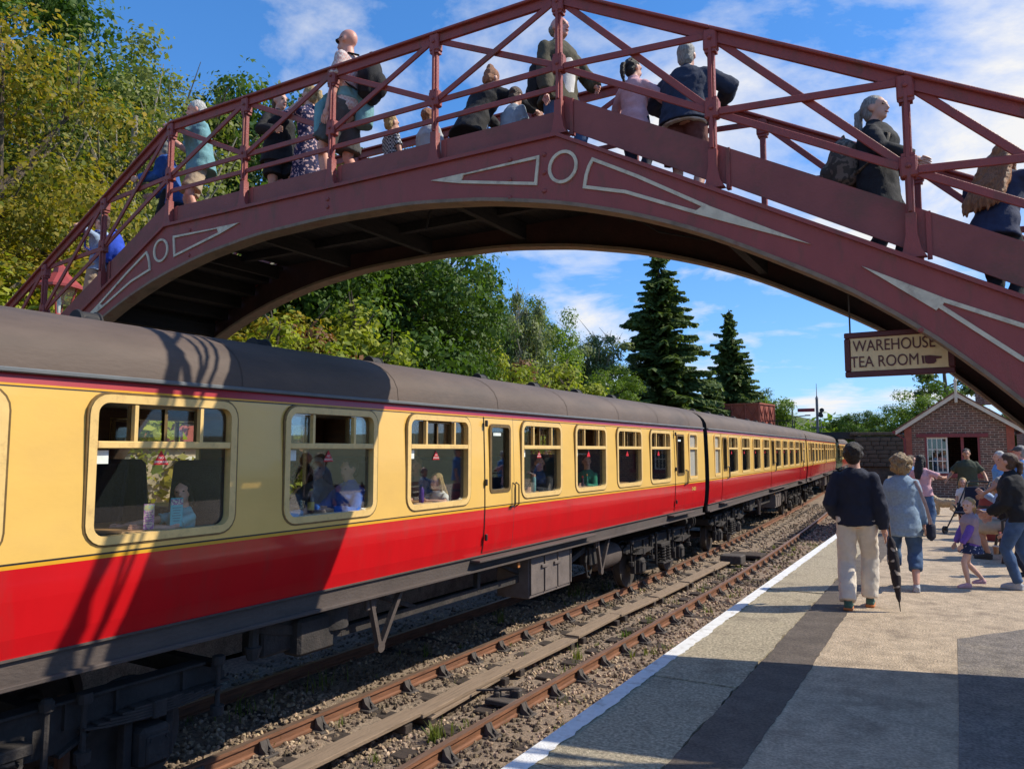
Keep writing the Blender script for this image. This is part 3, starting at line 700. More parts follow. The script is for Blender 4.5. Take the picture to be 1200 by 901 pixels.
            pane(i0, i1, WZ0 + .06, zt)
            pane(i0, i0 + qw, zt, WZ1 - .06); pane(i1 - qw, i1, zt, WZ1 - .06)
            op = {0: 0, 1: 0, 2: 2, 3: 0, 4: 1, 5: 2, 6: 1, 7: 1}[iw] if s > 0 else r.choice((0, 0, 1, 2))
            if op == 0:   # closed: two sliders meeting in the middle
                sl = [(i0 + qw, i0 + 2 * qw), (i0 + 2 * qw, i0 + 3 * qw)]
            elif op == 1: sl = [(i0 + qw * .15, i0 + qw * 1.15), (i0 + 2 * qw, i0 + 3 * qw)]
            else: sl = [(i0 + qw * .12, i0 + qw * 1.12), (i1 - qw * 1.12, i1 - qw * .12)]
            for a, b in sl:
                pane(a, b, zt + .03, WZ1 - .08, -s * .025)
                mb = MB(); zc_ = (zt + WZ1 - .06) / 2; hz_ = (WZ1 - .09 - zt) / 2
                for yy in (a, b): mb.box((gx - s * .02, yy, zc_), (.035, .028, 2 * hz_))
                mb.box((gx - s * .02, (a + b) / 2, zc_ - hz_ + .008), (.03, b - a - .028, .016)); mb.box((gx - s * .02, (a + b) / 2, zc_ + hz_ - .008), (.03, b - a - .028, .016))
                mb.build('sliding_vent', M_bronze, f)
            if s > 0:
                c = w + WW * .47; z0 = zt - .155
                mb = MB(); mb.prism([(c - .07, z0), (c + .07, z0), (c, z0 + .115)], gx + s * .0045, gx + s * .006, 'yz'); mb.build('no_smoking_sticker', M_no, f)
                if detail and iw < 5:
                    for tx, zz, sz in (('NO', .055, .028), ('SMOKING', .022, .026)):
                        me = text_mesh(tx, sz, M_st, .0005); o = link('sticker_text', me, f, (gx + .0075, c, z0 + zz)); o.rotation_euler = (PI / 2, 0, PI / 2)
                mb = MB(); mb.box((gx + s * .005, i0 + .07, zt - .09), (.002, .10, .10)); mb.build('white_sticker', M_st, f)
        for a, b in doors:
            mb = MB(); P = [0]; zs = [p[0] for p in PROF]
            d = MB(); dz = [z for z in zs if z < 3.30] 
            x = s * CH
            # door leaf as proud strips round its window opening, painted like the side
            o_ = (a + .14, b - .14, 2.30, 3.17); yy = [a + .008, o_[0], o_[1], b - .008]; zz = sorted(set([1.50] + [z for z in zs if 1.5 < z < 3.3] + [2.30, 3.17, 3.268]))
            for i in range(3):
                for j in range(len(zz) - 1):
                    zm = (zz[j] + zz[j + 1]) / 2
                    if i == 1 and 2.30 < zm < 3.17: continue
                    bnd = next(k for k in range(len(PROF) - 1) if PROF[k][0] <= zm <= PROF[k + 1][0]); d.mi = BANDM[bnd]
                    d.add([(s * (CH + cx_at(z) + .009), y, z) for y, z in ((yy[i], zz[j]), (yy[i + 1], zz[j]), (yy[i + 1], zz[j + 1]), (yy[i], zz[j + 1]))], [(0, 1, 2, 3) if s > 0 else (3, 2, 1, 0)])
            dr = d.build('door', [M_red, M_gold, M_black, M_cream, M_stripe], t, smooth=40, fix=False)
            for yv in (a, b):
                gz = [1.49, 1.60, 1.85, 2.06, 2.6, 3.2, 3.29]; mb = MB()
                for z_a, z_b in zip(gz, gz[1:]): mb.add([(s * (CH + cx_at(z_) + .0045), y_, z_) for y_, z_ in ((yv - .008, z_a), (yv + .008, z_a), (yv + .008, z_b), (yv - .008, z_b))], [(0, 1, 2, 3) if s > 0 else (3, 2, 1, 0)])
                mb.build('door_gap', M_black, dr)
            mb = MB(); ringmesh(mb, rrect(a + .11, b - .11, 2.27, 3.20, .07), rrect(a + .155, b - .155, 2.315, 3.155, .045), s * (CH - .05), s * (CH + .018)); mb.build('door_window_frame', M_bronze, dr)
            mb = MB(); mb.box((s * (CH - .03), (a + b) / 2, 2.735), (.006, b - a - .3, .85)); mb.build('pane', M_glass, dr, smooth=0)
            for z in (1.70, 2.42, 3.20): mb = MB(); mb.box((s * (CH + .022), a + .005, z), (.035, .04, .085), None, .008); mb.build('hinge', M_metal, dr)
            for yv in (b - .04, b + .06):
                mb = MB(); xh = s * (CH + .05); mb.tube([(s * CH, yv, 2.06), (xh, yv, 2.09), (xh, yv, 2.36), (s * CH, yv, 2.39)], .011, 6); mb.build('grab_handle', M_metal, dr)
            mb = MB(); mb.box((s * (CH + .03), b - .1, 2.065), (.035, .09, .03), None, .008); mb.build('door_handle', M_metal, dr)
            mb = MB(); mb.box((s * (CH + .018), (a + b) / 2 - .1, 3.06), (.003, .2, .04)); mb.build('door_notice', M_st, dr)
        for a, b in lavs:
            mb = MB(); x = s * (CH - .012); ringmesh(mb, rrect(a, b, WZ0, WZ1, .10), rrect(a + .055, b - .055, WZ0 + .06, WZ1 - .06, .06), x - s * .05, s * (CH + .012)); mb.box((x, (a + b) / 2, WZ1 - .375), (.05, b - a - .1, .05))
            f = mb.build('window', M_frame, t)
            mb = MB(); mb.box((s * (CH - .045), (a + b) / 2, (WZ0 + WZ1) / 2), (.006, b - a - .09, WZ1 - WZ0 - .1)); mb.build('pane', mat('frosted_glass', (.42, .40, .34), .25, .05), f, smooth=0)
    me = text_mesh('E 4823', .11, mat('number_gold', (.75, .5, .1), .4), .001, bold=.002); o = link('running_number', me, t, (CH + .0035, 18.86, 1.93)); o.rotation_euler = (PI / 2, 0, PI / 2)
    # underframe
    for s in (1, -1):
        mb = MB(); mb.box((s * 1.355, CLEN / 2, 1.375), (.05, CLEN - .1, .18)); mb.box((s * 1.385, CLEN / 2, 1.285), (.11, CLEN - .1, .035), None, .006); mb.box((s * 1.375, CLEN / 2, 1.462), (.07, CLEN - .1, .015)); mb.build('solebar', M_sole, t)
        for a, b in ((9.3, 12.95), (1.3, 2.4), (17.1, 18.6)):
            mb = MB(); mb.box((s * 1.45, (a + b) / 2, 1.415), (.17, b - a, .03), None, .006); mb.build('footboard', M_sole, t)
        # truss and hangers
        mb = MB(); mb.bar((s * 1.1, 5.6, 1.28), (s * 1.1, 7.2, .92), .06, .09); mb.bar((s * 1.1, 7.2, .92), (s * 1.1, 12.6, .92), .06, .09); mb.bar((s * 1.1, 12.6, .92), (s * 1.1, 14.2, 1.28), .06, .09)
        for y in (7.2, 9.9, 12.6): mb.bar((s * 1.1, y, .92), (s * 1.1, y, 1.3), .07, .07, up=(0, 1, 0))
        for y in (8.5, 11.2): mb.bar((s * 1.1, y, .95), (s * 1.1, y - 1.0, 1.3), .05, .05)
        mb.build('truss', M_under, t)
        for y in (7.56, 13.6):
            h = MB(); h.box((s * 1.30, y - .1, 1.2), (.05, .16, .16), None, .01); h.bar((s * 1.31, y - .12, 1.24), (s * 1.31, y + .04, .70), .05, .06, up=(1, 0, 0)); h.bar((s * 1.31, y + .42, 1.28), (s * 1.31, y + .06, .70), .05, .06, up=(1, 0, 0)); h.lathe((s * 1.28, y + .05, .70), [(.06, 0), (.06, .06)], 10, 'x'); h.build('v_hanger', M_sole, t)
        mb = MB(); mb.lathe((s * 1.05, 7.05, 1.0), [(.16, -.02), (.23, .0), (.23, .26), (.16, .3)], 16); mb.box((s * 1.1, 6.75, 1.0), (.25, .5, .36), None, .03); mb.build('vacuum_cylinder', M_under, t)
        b0, b1 = (11.02, 12.42) if s > 0 else (8.0, 9.4)
        mb = MB(); mb.box((s * 1.02, (b0 + b1) / 2, .97), (.56, b1 - b0, .66), None, .012); bb = mb.build('battery_box', M_box, t)
        for k in range(3):
            yy = b0 + .13 + k * (b1 - b0 - .2) / 2.9; mb = MB(); mb.box((s * 1.308, b0 + (k + .5) * (b1 - b0) / 3, .97), (.014, (b1 - b0) / 3 - .04, .56), None, .005); mb.build('battery_door', M_box, bb)
        for k in range(4):
            mb = MB(); mb.box((s * 1.322, b0 + .03 + k * (b1 - b0 - .06) / 3, 1.0), (.02, .03, .6)); mb.build('door_bar', M_box, bb)
        for k in range(2): mb = MB(); mb.box((s * 1.33, b0 + .45 + .42 * k, 1.08), (.03, .2, .05), None, .006); mb.build('latch', M_box, bb)
        mb = MB(); mb.lathe((s * .85, 14.75, .80), [(.05, -.62), (.16, -.58), (.225, -.48), (.24, -.3), (.24, .3), (.225, .48), (.16, .56), (.05, .6)], 18, 'y'); mb.build('vacuum_reservoir', M_sole, t)
        mb = MB(); mb.box((s * 1.12, 13.55, .98), (.22, .34, .34), None, .02); mb.tube([(s * 1.15, 13.4, 1.1), (s * 1.22, 13.2, .9), (s * 1.22, 13.25, .66), (s * 1.15, 13.5, .6), (s * 1.1, 13.7, .75)], .02, 6); mb.build('pipework', M_under, t)
        mb = MB(); mb.box((s * 1.36, 10.6, 1.2), (.02, .06, .07)); mb.build('label_plate', mat('orange_label', (.5, .18, .04), .6), t)
        mb = MB(); mb.box((s * .95, 6.35, 1.05), (.3, .4, .35), None, .02); mb.build('underframe_box', M_under, t); mb = MB(); mb.tube([(s * 1.2, 5.95, 1.28), (s * 1.2, 5.95, 1.05), (s * 1.2, 5.95, 1.04), (s * 1.2, 5.95, .93)], [.05, .05, .08, .05], 8); mb.build('drain_valve', M_under, t)
    mb = MB(); mb.box((0, CLEN / 2, 1.33), (.5, CLEN - .4, .22)); 
    for y in range(1, 20): mb.box((0, y, 1.38), (2.6, .1, .14))
    mb.build('underframe', M_under, t)
    for y, s in ((0, -1), (CLEN, 1)):
        for x in (-.87, .87):
            mb = MB(); mb.lathe((x, y, 1.06), [(.08, 0), (.08, s * .25), (.23, s * .27), (.23, s * .30)], 14, 'y'); mb.build('buffer', M_under, t)
    mb = MB(); mb.tube([(.55, CLEN + .05, 3.1), (.66, CLEN + .2, 2.6), (.66, CLEN + .22, 1.9), (.6, CLEN + .12, 1.45)], .022, 8); mb.build('jumper_cable', M_metal, t)
    # bogies
    wm = MB(); wm.lathe((0, 0, 0), [(.455, -.065), (.455, .055), (.485, .06), (.485, .08), (.40, .085), (.39, .03), (.16, .02), (.12, .09), (.1, .1)], 32, 'x'); wm.lathe((0, 0, 0), [(.40, -.07), (.39, -.03), (.16, -.03), (.12, -.07), (.09, -.14)], 32, 'x'); wheel = wm.mesh('wheel', M_wheel)
    sp = MB(); hp = [(.07 * math.cos(a * PI / 5), .07 * math.sin(a * PI / 5), a * .0062) for a in range(51)]; sp.tube(hp, .016, 6); spring = sp.mesh('coil_spring', M_under)
    for yb in (3.72, 17.45):
        b = link('bogie', None, t, (0, yb, 0))
        for ya in (-1.3, 1.3):
            for s in (-1, 1):
                o = link('wheel', wheel, b, (s * .765, ya, .457), 0 if s < 0 else PI)
            MB().lathe((0, ya, .457), [(.085, -.75), (.085, .75)], 12, 'x').build('axle', M_wheel, b)
        for s in (-1, 1):
            x = s * 1.02
            mb = MB(); A = [(-2.05, .86), (-1.75, .98), (-.9, .98), (-.55, .98), (.55, .98), (.9, .98), (1.75, .98), (2.05, .86)]; B = [(-2.05, .80), (-1.75, .80), (-.9, .78), (-.55, .62), (.55, .62), (.9, .78), (1.75, .80), (2.05, .80)]
            mb.strip(A, B, x - .02, x + .02, 'yz'); mb.box((x, 0, .985), (.16, 3.6, .025), None, .005); mb.strip([(-2.05, .80), (-.9, .78), (-.55, .62)], [(-2.05, .775), (-.9, .755), (-.55, .595)], x - .08, x + .08, 'yz'); mb.strip([(.55, .62), (.9, .78), (2.05, .80)], [(.55, .595), (.9, .755), (2.05, .775)], x - .08, x + .08, 'yz')
            for yy in (-1.0, -.6, .6, 1.0, 1.6, -1.6): mb.box((x, yy, .88), (.12, .02, .2))
            mb.build('bogie_frame', M_under, b)
            for ya in (-1.3, 1.3):
                mb = MB(); mb.box((x + s * .03, ya, .46), (.24, .27, .32), None, .035); mb.box((x + s * .16, ya, .45), (.03, .20, .22), None, .012)
                for d_ in (-1, 1): mb.box((x, ya + d_ * .185, .56), (.10, .07, .5), None, .008); mb.lathe((x + s * .17, ya + d_ * .07, .53), [(.016, 0), (.016, s * .02)], 6, 'x')
                mb.build('axlebox', M_under, b)
                mb = MB()
                for k in range(5):
                    hl = .62 - k * .10; P = [(-hl + 2 * hl * q / 8, .715 + .022 * k - .055 * ((-hl + 2 * hl * q / 8) / .62) ** 2 * -1) for q in range(9)]
                    mb.strip([(ya + p, z + .018) for p, z in P], [(ya + p, z) for p, z in P], x + s * .07, x + s * .17, 'yz')
                mb.box((x + s * .12, ya, .76), (.13, .12, .14), None, .01); mb.build('leaf_spring', M_under, b)
                for d_ in (-1, 1):
                    mb = MB(); mb.tube([(x + s * .12, ya + d_ * .60, .98), (x + s * .12, ya + d_ * .60, .52)], .022, 8); mb.lathe((x + s * .12, ya + d_ * .60, .96), [(.055, 0), (.06, .05), (.05, .075)], 10); mb.lathe((x + s * .12, ya + d_ * .60, .56), [(.06, -.03), (.06, .05)], 10); mb.build('spring_hanger', M_under, b)
                mb = MB(); mb.box((s * .765, ya + (.53 if ya < 0 else -.53), .5), (.1, .09, .3), None, .02); mb.bar((s * .765, ya + (.56 if ya < 0 else -.56), .95), (s * .765, ya + (.56 if ya < 0 else -.56), .4), .04, .05, up=(1, 0, 0)); mb.build('brake_block', mat('rusty_brake', (.17, .08, .045), .85), b)
            for yy in (-.16, .16):
                for xx in (.02, .17): link('coil_spring', spring, b, (x + s * xx, yy, .42))
            mb = MB(); mb.box((x + s * .08, 0, .39), (.34, .62, .05), None, .01); mb.box((x + s * .05, 0, .77), (.3, .6, .08), None, .01)
            for yy in (-.42, .42): mb.tube([(x + s * .12, yy, 1.02), (x + s * .12, yy, .38)], .025, 8); mb.lathe((x + s * .12, yy, .98), [(.05, 0), (.055, .06), (.03, .09)], 8)
            mb.build('bolster', M_under, b)
        for yy in (-2.0, -.5, .5, 2.0): MB().box((0, yy, .86), (2.0, .12, .16)).build('bogie_crossbeam', M_under, b)
    return t
coach = build_coach('passenger_coach', 'nearest red and cream coach, half shaded by the footbridge')
def place_coach(c, ya, yb):
    xa, xb = bend(ya), bend(yb); c.location = (TRK[0] + xa, ya, ZR); c.rotation_euler = (0, 0, math.atan2(-(xb - xa), yb - ya))
LB = ['second red and cream coach, just beyond the nearest one', 'third red and cream coach, beyond the second on the curve', 'farthest red and cream coach at the end of the train']
for i in range(3):
    ya = 19.30 + 20.2 * i
    skip = {'sticker_text', 'door_notice', 'window_bead', 'roof_seam', 'hinge', 'surface_crack'} | ({'coil_spring', 'spring_hanger', 'brake_block', 'leaf_spring', 'seat', 'table', 'latch', 'no_smoking_sticker', 'white_sticker', 'sliding_vent', 'door_gap', 'running_number', 'roof_vent'} if i > 0 else set())
    c = copy_tree(coach, None, lambda ch: ch.name.split('.')[0] not in skip); place_coach(c, ya, ya + CLEN); c['label'] = LB[i]
# ------------------------------------------------------------------ brick hut on the platform
def brickmat():
    m = mat('red_brown_brick', (.17, .075, .05), .9, .3, 5, .2, 60); nt = m.node_tree; N = nt.nodes; L = nt.links
    b = N['Principled BSDF']; br = N.new('ShaderNodeTexBrick'); tc = N.new('ShaderNodeTexCoord'); mp = N.new('ShaderNodeMapping'); mp.inputs['Rotation'].default_value = (PI / 2, 0, 0)
    L.new(tc.outputs['Object'], mp.inputs[0]); L.new(mp.outputs[0], br.inputs['Vector'])
    br.inputs['Color1'].default_value = (.20, .092, .064, 1); br.inputs['Color2'].default_value = (.115, .068, .055, 1); br.inputs['Mortar'].default_value = (.36, .29, .22, 1)
    br.inputs['Scale'].default_value = 1; br.inputs['Brick Width'].default_value = .235; br.inputs['Row Height'].default_value = .08; br.inputs['Mortar Size'].default_value = .009; br.inputs['Bias'].default_value = .1
    nz = N.new('ShaderNodeTexNoise'); nz.inputs['Scale'].default_value = 9; L.new(mp.outputs[0], nz.inputs['Vector'])
    mx = N.new('ShaderNodeMix'); mx.data_type = 'RGBA'; mx.blend_type = 'OVERLAY'; mx.inputs[0].default_value = .7; L.new(br.outputs[0], mx.inputs[6]); L.new(nz.outputs[0], mx.inputs[7])
    L.new(mx.outputs[2], b.inputs['Base Color'])
    bp = N.new('ShaderNodeBump'); bp.inputs['Strength'].default_value = .6; bp.inputs['Distance'].default_value = .01; bp.invert = True; L.new(br.outputs['Fac'], bp.inputs['Height']); L.new(bp.outputs[0], b.inputs['Normal'])
    return m
M_brick = brickmat()
M_bargeb = mat('cream_bargeboard', (.62, .55, .43), .6, .1, 4); M_maroon = mat('maroon_joinery', (.20, .03, .032), .5, .15); M_sash = mat('white_sash', (.72, .68, .58), .5, .06)
M_terra = mat('terracotta_brick', (.30, .085, .055), .85, .2, 6)
M_tile = mat('pantile_roof', (.16, .075, .05), .85, .3, 3, .4, 14)
def build_hut():
    t = thing('waiting_hut', 'small brick station hut with cream gable boards and open sash window', 'hut', (.08, 30, ZP))
    hw = 1.6; ze = 2.52; za = 3.55; D = 5.0
    # front wall around the opening (x -.99..+.63, z .9..2.13)
    ox0, ox1, oz0, oz1 = -1.0, .63, .90, 2.13
    for nm, P in (('front_wall', [(-hw, 0), (ox0, 0), (ox0, ze), (-hw, ze)]), ('front_wall', [(ox1, 0), (hw, 0), (hw, ze), (ox1, ze)]), ('front_wall', [(ox0, 0), (ox1, 0), (ox1, oz0), (ox0, oz0)]), ('front_wall', [(ox0, oz1), (ox1, oz1), (ox1, ze), (ox0, ze)]), ('gable', [(-hw, ze), (hw, ze), (0, za)])):
        MB().prism(P, 0, .22).build(nm, M_brick, t, smooth=0)
    for s in (-1, 1): MB().box((s * (hw - .11), D / 2 + .11, ze / 2), (.22, D - .22, ze)).build('side_wall', M_brick, t)
    MB().box((0, D, ze / 2), (2 * hw - .45, .22, ze)).build('back_wall', M_brick, t)
    MB().box((-hw + .1, -.012, ze / 2), (.22, .03, ze - .02)).build('corner_pier', M_terra, t); MB().box((hw - .1, -.012, ze / 2), (.22, .03, ze - .02)).build('corner_pier', M_terra, t)
    for s in (-1, 1):
        mb = MB(); mb.strip([(s * (hw + .28), ze - .16), (0, za + .10)], [(s * (hw + .28), ze - .30), (0, za - .05)], -.20, -.15); mb.build('bargeboard', M_bargeb, t)
        mb = MB(); mb.strip([(s * (hw + .30), ze - .12), (0, za + .15)], [(s * (hw + .30), ze - .17), (0, za + .095)], -.22, D + .2); mb.build('roof_slope', M_tile, t)
        mb = MB(); mb.tube([(s * (hw + .33), -.2, ze - .2), (s * (hw + .33), D, ze - .2)], .055, 8); mb.build('gutter', M_maroon, t)
    mb = MB(); mb.box((0, -.2, za + .12), (.09, .09, .75), None, .01); mb.lathe((0, -.2, za + .45), [(.05, 0), (.06, .05), (.025, .12), (.01, .3)], 8); mb.build('finial', M_bargeb, t)
    mb = MB(); mb.tube([(-hw - .3, -.05, ze - .25), (-hw - .02, -.06, ze - .45), (-hw - .02, -.06, .1)], .035, 8); mb.build('downpipe', M_maroon, t)
    MB().box(((ox0 + ox1) / 2, -.01, oz1 + .06), (ox1 - ox0 + .5, .05, .12)).build('lintel', M_maroon, t)
    MB().box(((ox0 + ox1) / 2, -.03, oz0 - .07), (ox1 - ox0 + .2, .12, .14)).build('sill', M_maroon, t)
    for x in (ox0 + .03, ox1 - .03): MB().box((x, .06, (oz0 + oz1) / 2), (.07, .1, oz1 - oz0)).build('window_jamb', M_maroon, t)
    # glazed sash on the left half
    s = MB(); w0, w1 = ox0 + .07, -.34
    for k in range(5): s.box((w0 + (w1 - w0) * k / 4, .05, (oz0 + oz1) / 2), (.05 if k in (0, 4) else .026, .045, oz1 - oz0))
    for k in range(4): s.box(((w0 + w1) / 2, .055, oz0 + .03 + (oz1 - oz0 - .06) * k / 3), (w1 - w0, .04, .055 if k in (0, 3) else .028))
    so = s.build('sash', M_sash, t)
    for a in range(4):
        for b in range(3):
            q = MB(); q.box((w0 + (w1 - w0) * (a + .5) / 4, .062, oz0 + .03 + (oz1 - oz0 - .06) * (b + .5) / 3), ((w1 - w0) / 4 - .024, .006, (oz1 - oz0) / 3 - .025)); q.build('pane', glassmat('hut_glass', (.6, .62, .6), 1.6), so, smooth=0)
    MB().box((.12, .12, (oz0 + oz1) / 2), (.09, .09, oz1 - oz0)).build('mullion', M_maroon, t)
    mb = MB(); mb.box((.9, D * .75, za + .5), (.5, .5, 1.3)); mb.box((.9, D * .75, za + 1.17), (.58, .58, .08)); mb.build('chimney', M_brick, t)
build_hut()
def build_second():
    t = thing('station_building', 'larger brick building with tall chimney partly hidden behind the hut', 'building', (5.6, 36, ZP))
    MB().box((0, 4, 2.2), (6, 9, 4.4)).build('wall', M_brick, t, smooth=0)
    mb = MB(); mb.prism([(-3.2, 4.4), (3.2, 4.4), (0, 6.2)], -.4, 9); mb.build('roof', M_tile, t)
    mb = MB(); mb.box((-2.6, 2, 5.4), (.8, .7, 2.4)); mb.box((-2.6, 2, 6.6), (.9, .8, .1)); mb.build('chimney', M_brick, t)
    for x in (-1.6, 0, 1.6):
        f = MB().box((x, -.52, 2.2), (.9, .08, 1.5)).build('window', M_sash, t); MB().box((x, -.57, 2.2), (.74, .02, 1.34)).build('pane', glassmat('hut_glass'), f)
build_second()
# ------------------------------------------------------------------ stone road bridge, water tank, signal, lamp
M_dstone = mat('sooty_sandstone', (.10, .078, .055), .95, .45, 2.5, .8, 9, dirt=(.045, .037, .03), dscale=.9, damt=.8)
def build_roadbridge():
    t = thing('road_bridge', 'dark stone road bridge crossing the line behind the brick hut', 'bridge', (-6.3, 60, ZG))
    # coursed stone facing, block by block
    r = random.Random(2); MB().box((6.15, 2.0, 2.0), (12.3, 3.6, 4.0)).build('abutment', M_dstone, t)
    blk = [MB().box((0, 0, 0), (w, .25, .28), None, .025).mesh('stone_block', M_dstone) for w in (.5, .66, .82)]
    for row in range(7):
        x = .0 - .25 * (row % 2)
        while x < 7.4:
            k = r.randrange(3); w = (.5, .66, .82)[k]; link('stone_block', blk[k], t, (x + w / 2, .14 + r.uniform(-.02, .02), 1.95 + .3 * row)); x += w + .022
    MB().box((6.0, .5, 4.15), (12.6, 1.0, .22), None, .03).build('coping', M_dstone, t)
    MB().box((-4.6, 2, 4.05), (9.4, 3.4, .5)).build('girder', mat('black_girder', (.03, .028, .027), .7), t)
    MB().box((-10.6, 2, 2.0), (3, 3.6, 4.0)).build('far_abutment', M_dstone, t)
    mb = MB()
    for i in range(9): mb.tube([(-4.4 - .62 * i, 1.8, 4.2), (-4.4 - .62 * i, 1.8, 5.25)], .03, 6)
    mb.tube([(-4.4, 1.8, 5.25), (-9.4, 1.8, 5.25)], .03, 6); mb.tube([(-4.4, 1.8, 4.75), (-9.4, 1.8, 4.75)], .02, 6); mb.build('railing', M_metal, t)
build_roadbridge()
def build_signal():
    t = thing('semaphore_signal', 'red semaphore signal arm on a tall post above the road bridge', 'signal', (-11.6, 79.5, ZG)); M_gp = mat('signal_post_grey', (.16, .16, .17), .6)
    mb = MB(); mb.bar((0, 0, 0), (0, 0, 8.0), .22, .22, up=(0, 1, 0)); mb.lathe((0, 0, 8.0), [(.16, 0), (.1, .15), (.04, .3), (.02, 1.5)], 8); mb.build('post', M_gp, t)
    MB().box((-1.0, -.15, 6.9), (1.6, .05, .34), None, .01).build('signal_arm', mat('signal_red', (.26, .02, .04), .5), t)
    mb = MB(); mb.lathe((.45, -.15, 6.85), [(.22, -.03), (.22, .03)], 14, 'y'); mb.lathe((.35, -.15, 6.35), [(.22, -.03), (.22, .03)], 14, 'y'); mb.box((.3, .05, 6.5), (.3, .3, .4)); mb.build('spectacle', M_metal, t)
    mb = MB(); mb.box((0, .3, 5.2), (1.2, .8, .08)); mb.tube([(.3, .3, 0), (.3, .3, 6)], .03, 6); mb.tube([(-.1, .35, 0), (-.1, .35, 6)], .03, 6); mb.build('ladder', M_gp, t)
    t = thing('yard_lamp_post', 'slim grey post with a side arm beyond the water tank', 'post', (-14.2, 81, ZG))
    mb = MB(); mb.tube([(0, 0, 0), (0, 0, 7.5)], .07, 8); mb.build('post', M_gp, t); mb = MB(); mb.tube([(0, 0, 6.3), (1.5, -.1, 6.45)], .05, 8); mb.box((1.5, -.1, 6.45), (.5, .2, .12)); mb.build('arm', M_gp, t)
build_signal()
def build_tank():
    t = thing('water_tank', 'rust red panelled water tank standing above the train roof', 'water tank', (-14.5, 62.6, ZG), math.radians(-8)); m = mat('rust_red_tank', (.30, .075, .045), .8, .3, 2, .3, 20, dirt=(.16, .05, .035), dscale=1.2)
    MB().box((0, 0, 5.65), (3.3, 3.3, 1.9)).build('tank', m, t); MB().box((0, 0, 2.3), (3.0, 3.0, 4.6)).build('base', M_dstone, t)
    MB().box((0, 0, 4.65), (3.5, 3.5, .16)).build('bottom_flange', m, t); MB().box((0, 0, 6.6), (3.46, 3.46, .12)).build('rim', m, t)
    for i in range(3):
        for j in range(1):
            for (sx, sy) in ((0, -1), (1, 0)):
                cxx = (-1.1 + 1.1 * i) if sx == 0 else 1.68; cy = -1.68 if sx == 0 else (-1.1 + 1.1 * i)
                mb = MB(); c = Vector((cxx, cy, 5.65)); h = .48
                for s1 in (-1, 1):
                    a = c + (Vector((-h * s1, 0, -h * 1.6)) if sx == 0 else Vector((0, -h * s1, -h * 1.6))); b = c + (Vector((h * s1, 0, h * 1.6)) if sx == 0 else Vector((0, h * s1, h * 1.6))); mb.bar(a, b, .08, .08)
                e = .54
                for s1 in (-1, 1): mb.bar(c + (Vector((e * s1, 0, -.9)) if sx == 0 else Vector((0, e * s1, -.9))), c + (Vector((e * s1, 0, .9)) if sx == 0 else Vector((0, e * s1, .9))), .1, .1, up=(1, 1, 0))
                mb.build('tank_panel', m, t)
    mb = MB(); mb.box((-1.3, -1.8, 5.6), (.3, .3, 2.3)); mb.build('overflow_pipe', M_dstone, t)
build_tank()
def build_lamp():
    t = thing('lamp_post', 'red lamp post with glazed lantern beside the far stairs', 'lamp post', (-14.55, 7.95, ZP)); m = mat('lamp_red_paint', (.32, .05, .042), .45, .12); z = 4.22
    mb = MB(); mb.lathe((0, 0, 0), [(.16, 0), (.16, .3), (.09, .38), (.075, 1.0), (.10, 1.05), (.07, 1.1), (.06, 3.65), (.10, 3.71), (.055, 3.77), (.05, z)], 14); mb.build('column', m, t)
    mb = MB(); mb.tube([(-.42, 0, 3.8), (.42, 0, 3.8)], .02, 8); mb.sphere((-.44, 0, 3.8), .055); mb.sphere((.44, 0, 3.8), .055); mb.build('ladder_bar', m, t)
    fr = MB()
    for a in range(4):
        c, s = math.cos(a * PI / 2 + PI / 4), math.sin(a * PI / 2 + PI / 4)
        fr.tube([(c * .14, s * .14, z), (c * .30, s * .30, z + .55)], .016, 6)
    fr.lathe((0, 0, z), [(.16, -.03), (.18, .0), (.15, .03)], 4 * 3); fr.build('lantern_frame', m, t)
    g = MB(); g.lathe((0, 0, z), [(.14, .02), (.285, .54)], 4, cap=False); o = g.build('lantern_glass', glassmat('lamp_glass', (.85, .88, .85), 1.3), t, smooth=0); o.rotation_euler = (0, 0, PI / 4)
    h = MB(); h.lathe((0, 0, z + .55), [(.40, -.03), (.40, .02), (.14, .26), (.12, .36), (.05, .42), (.02, .52)], 8); h.build('hood', m, t)
    b = MB(); b.lathe((0, 0, z + .05), [(.03, 0), (.035, .25), (.02, .33)], 8); b.build('burner', mat('lamp_white', (.8, .8, .75), .4), t)
build_lamp()
# stone building seen through the coach windows on the far platform
def build_far_hut():
    t = thing('platform_building', 'stone and red painted building behind the train seen through its windows', 'building', (-15.2, 13.4, ZP)); ms = mat('pale_sandstone', (.33, .26, .18), .9, .3, 2.5, .6, 10)
    MB().box((-1.2, -1.9, 1.3), (2.2, 5.0, 2.6)).build('wall', ms, t); MB().box((-.04, -1.9, 2.0), (.16, 4.9, .5)).build('red_fascia', mat('salmon_board', (.42, .11, .09), .6), t)
    mb = MB(); mb.prism([(-2.6, 2.6), (.2, 2.6), (-1.2, 3.0)], -4.6, .8); mb.build('roof', M_tile, t)
    for y in (-3.6, -1.9, -.3): 
        f = MB().box((-.06, y, 1.05), (.1, .8, 1.0)).build('window', M_sash, t); MB().box((.0, y, 1.05), (.03, .64, .84)).build('pane', glassmat('hut_glass'), f)
build_far_hut()
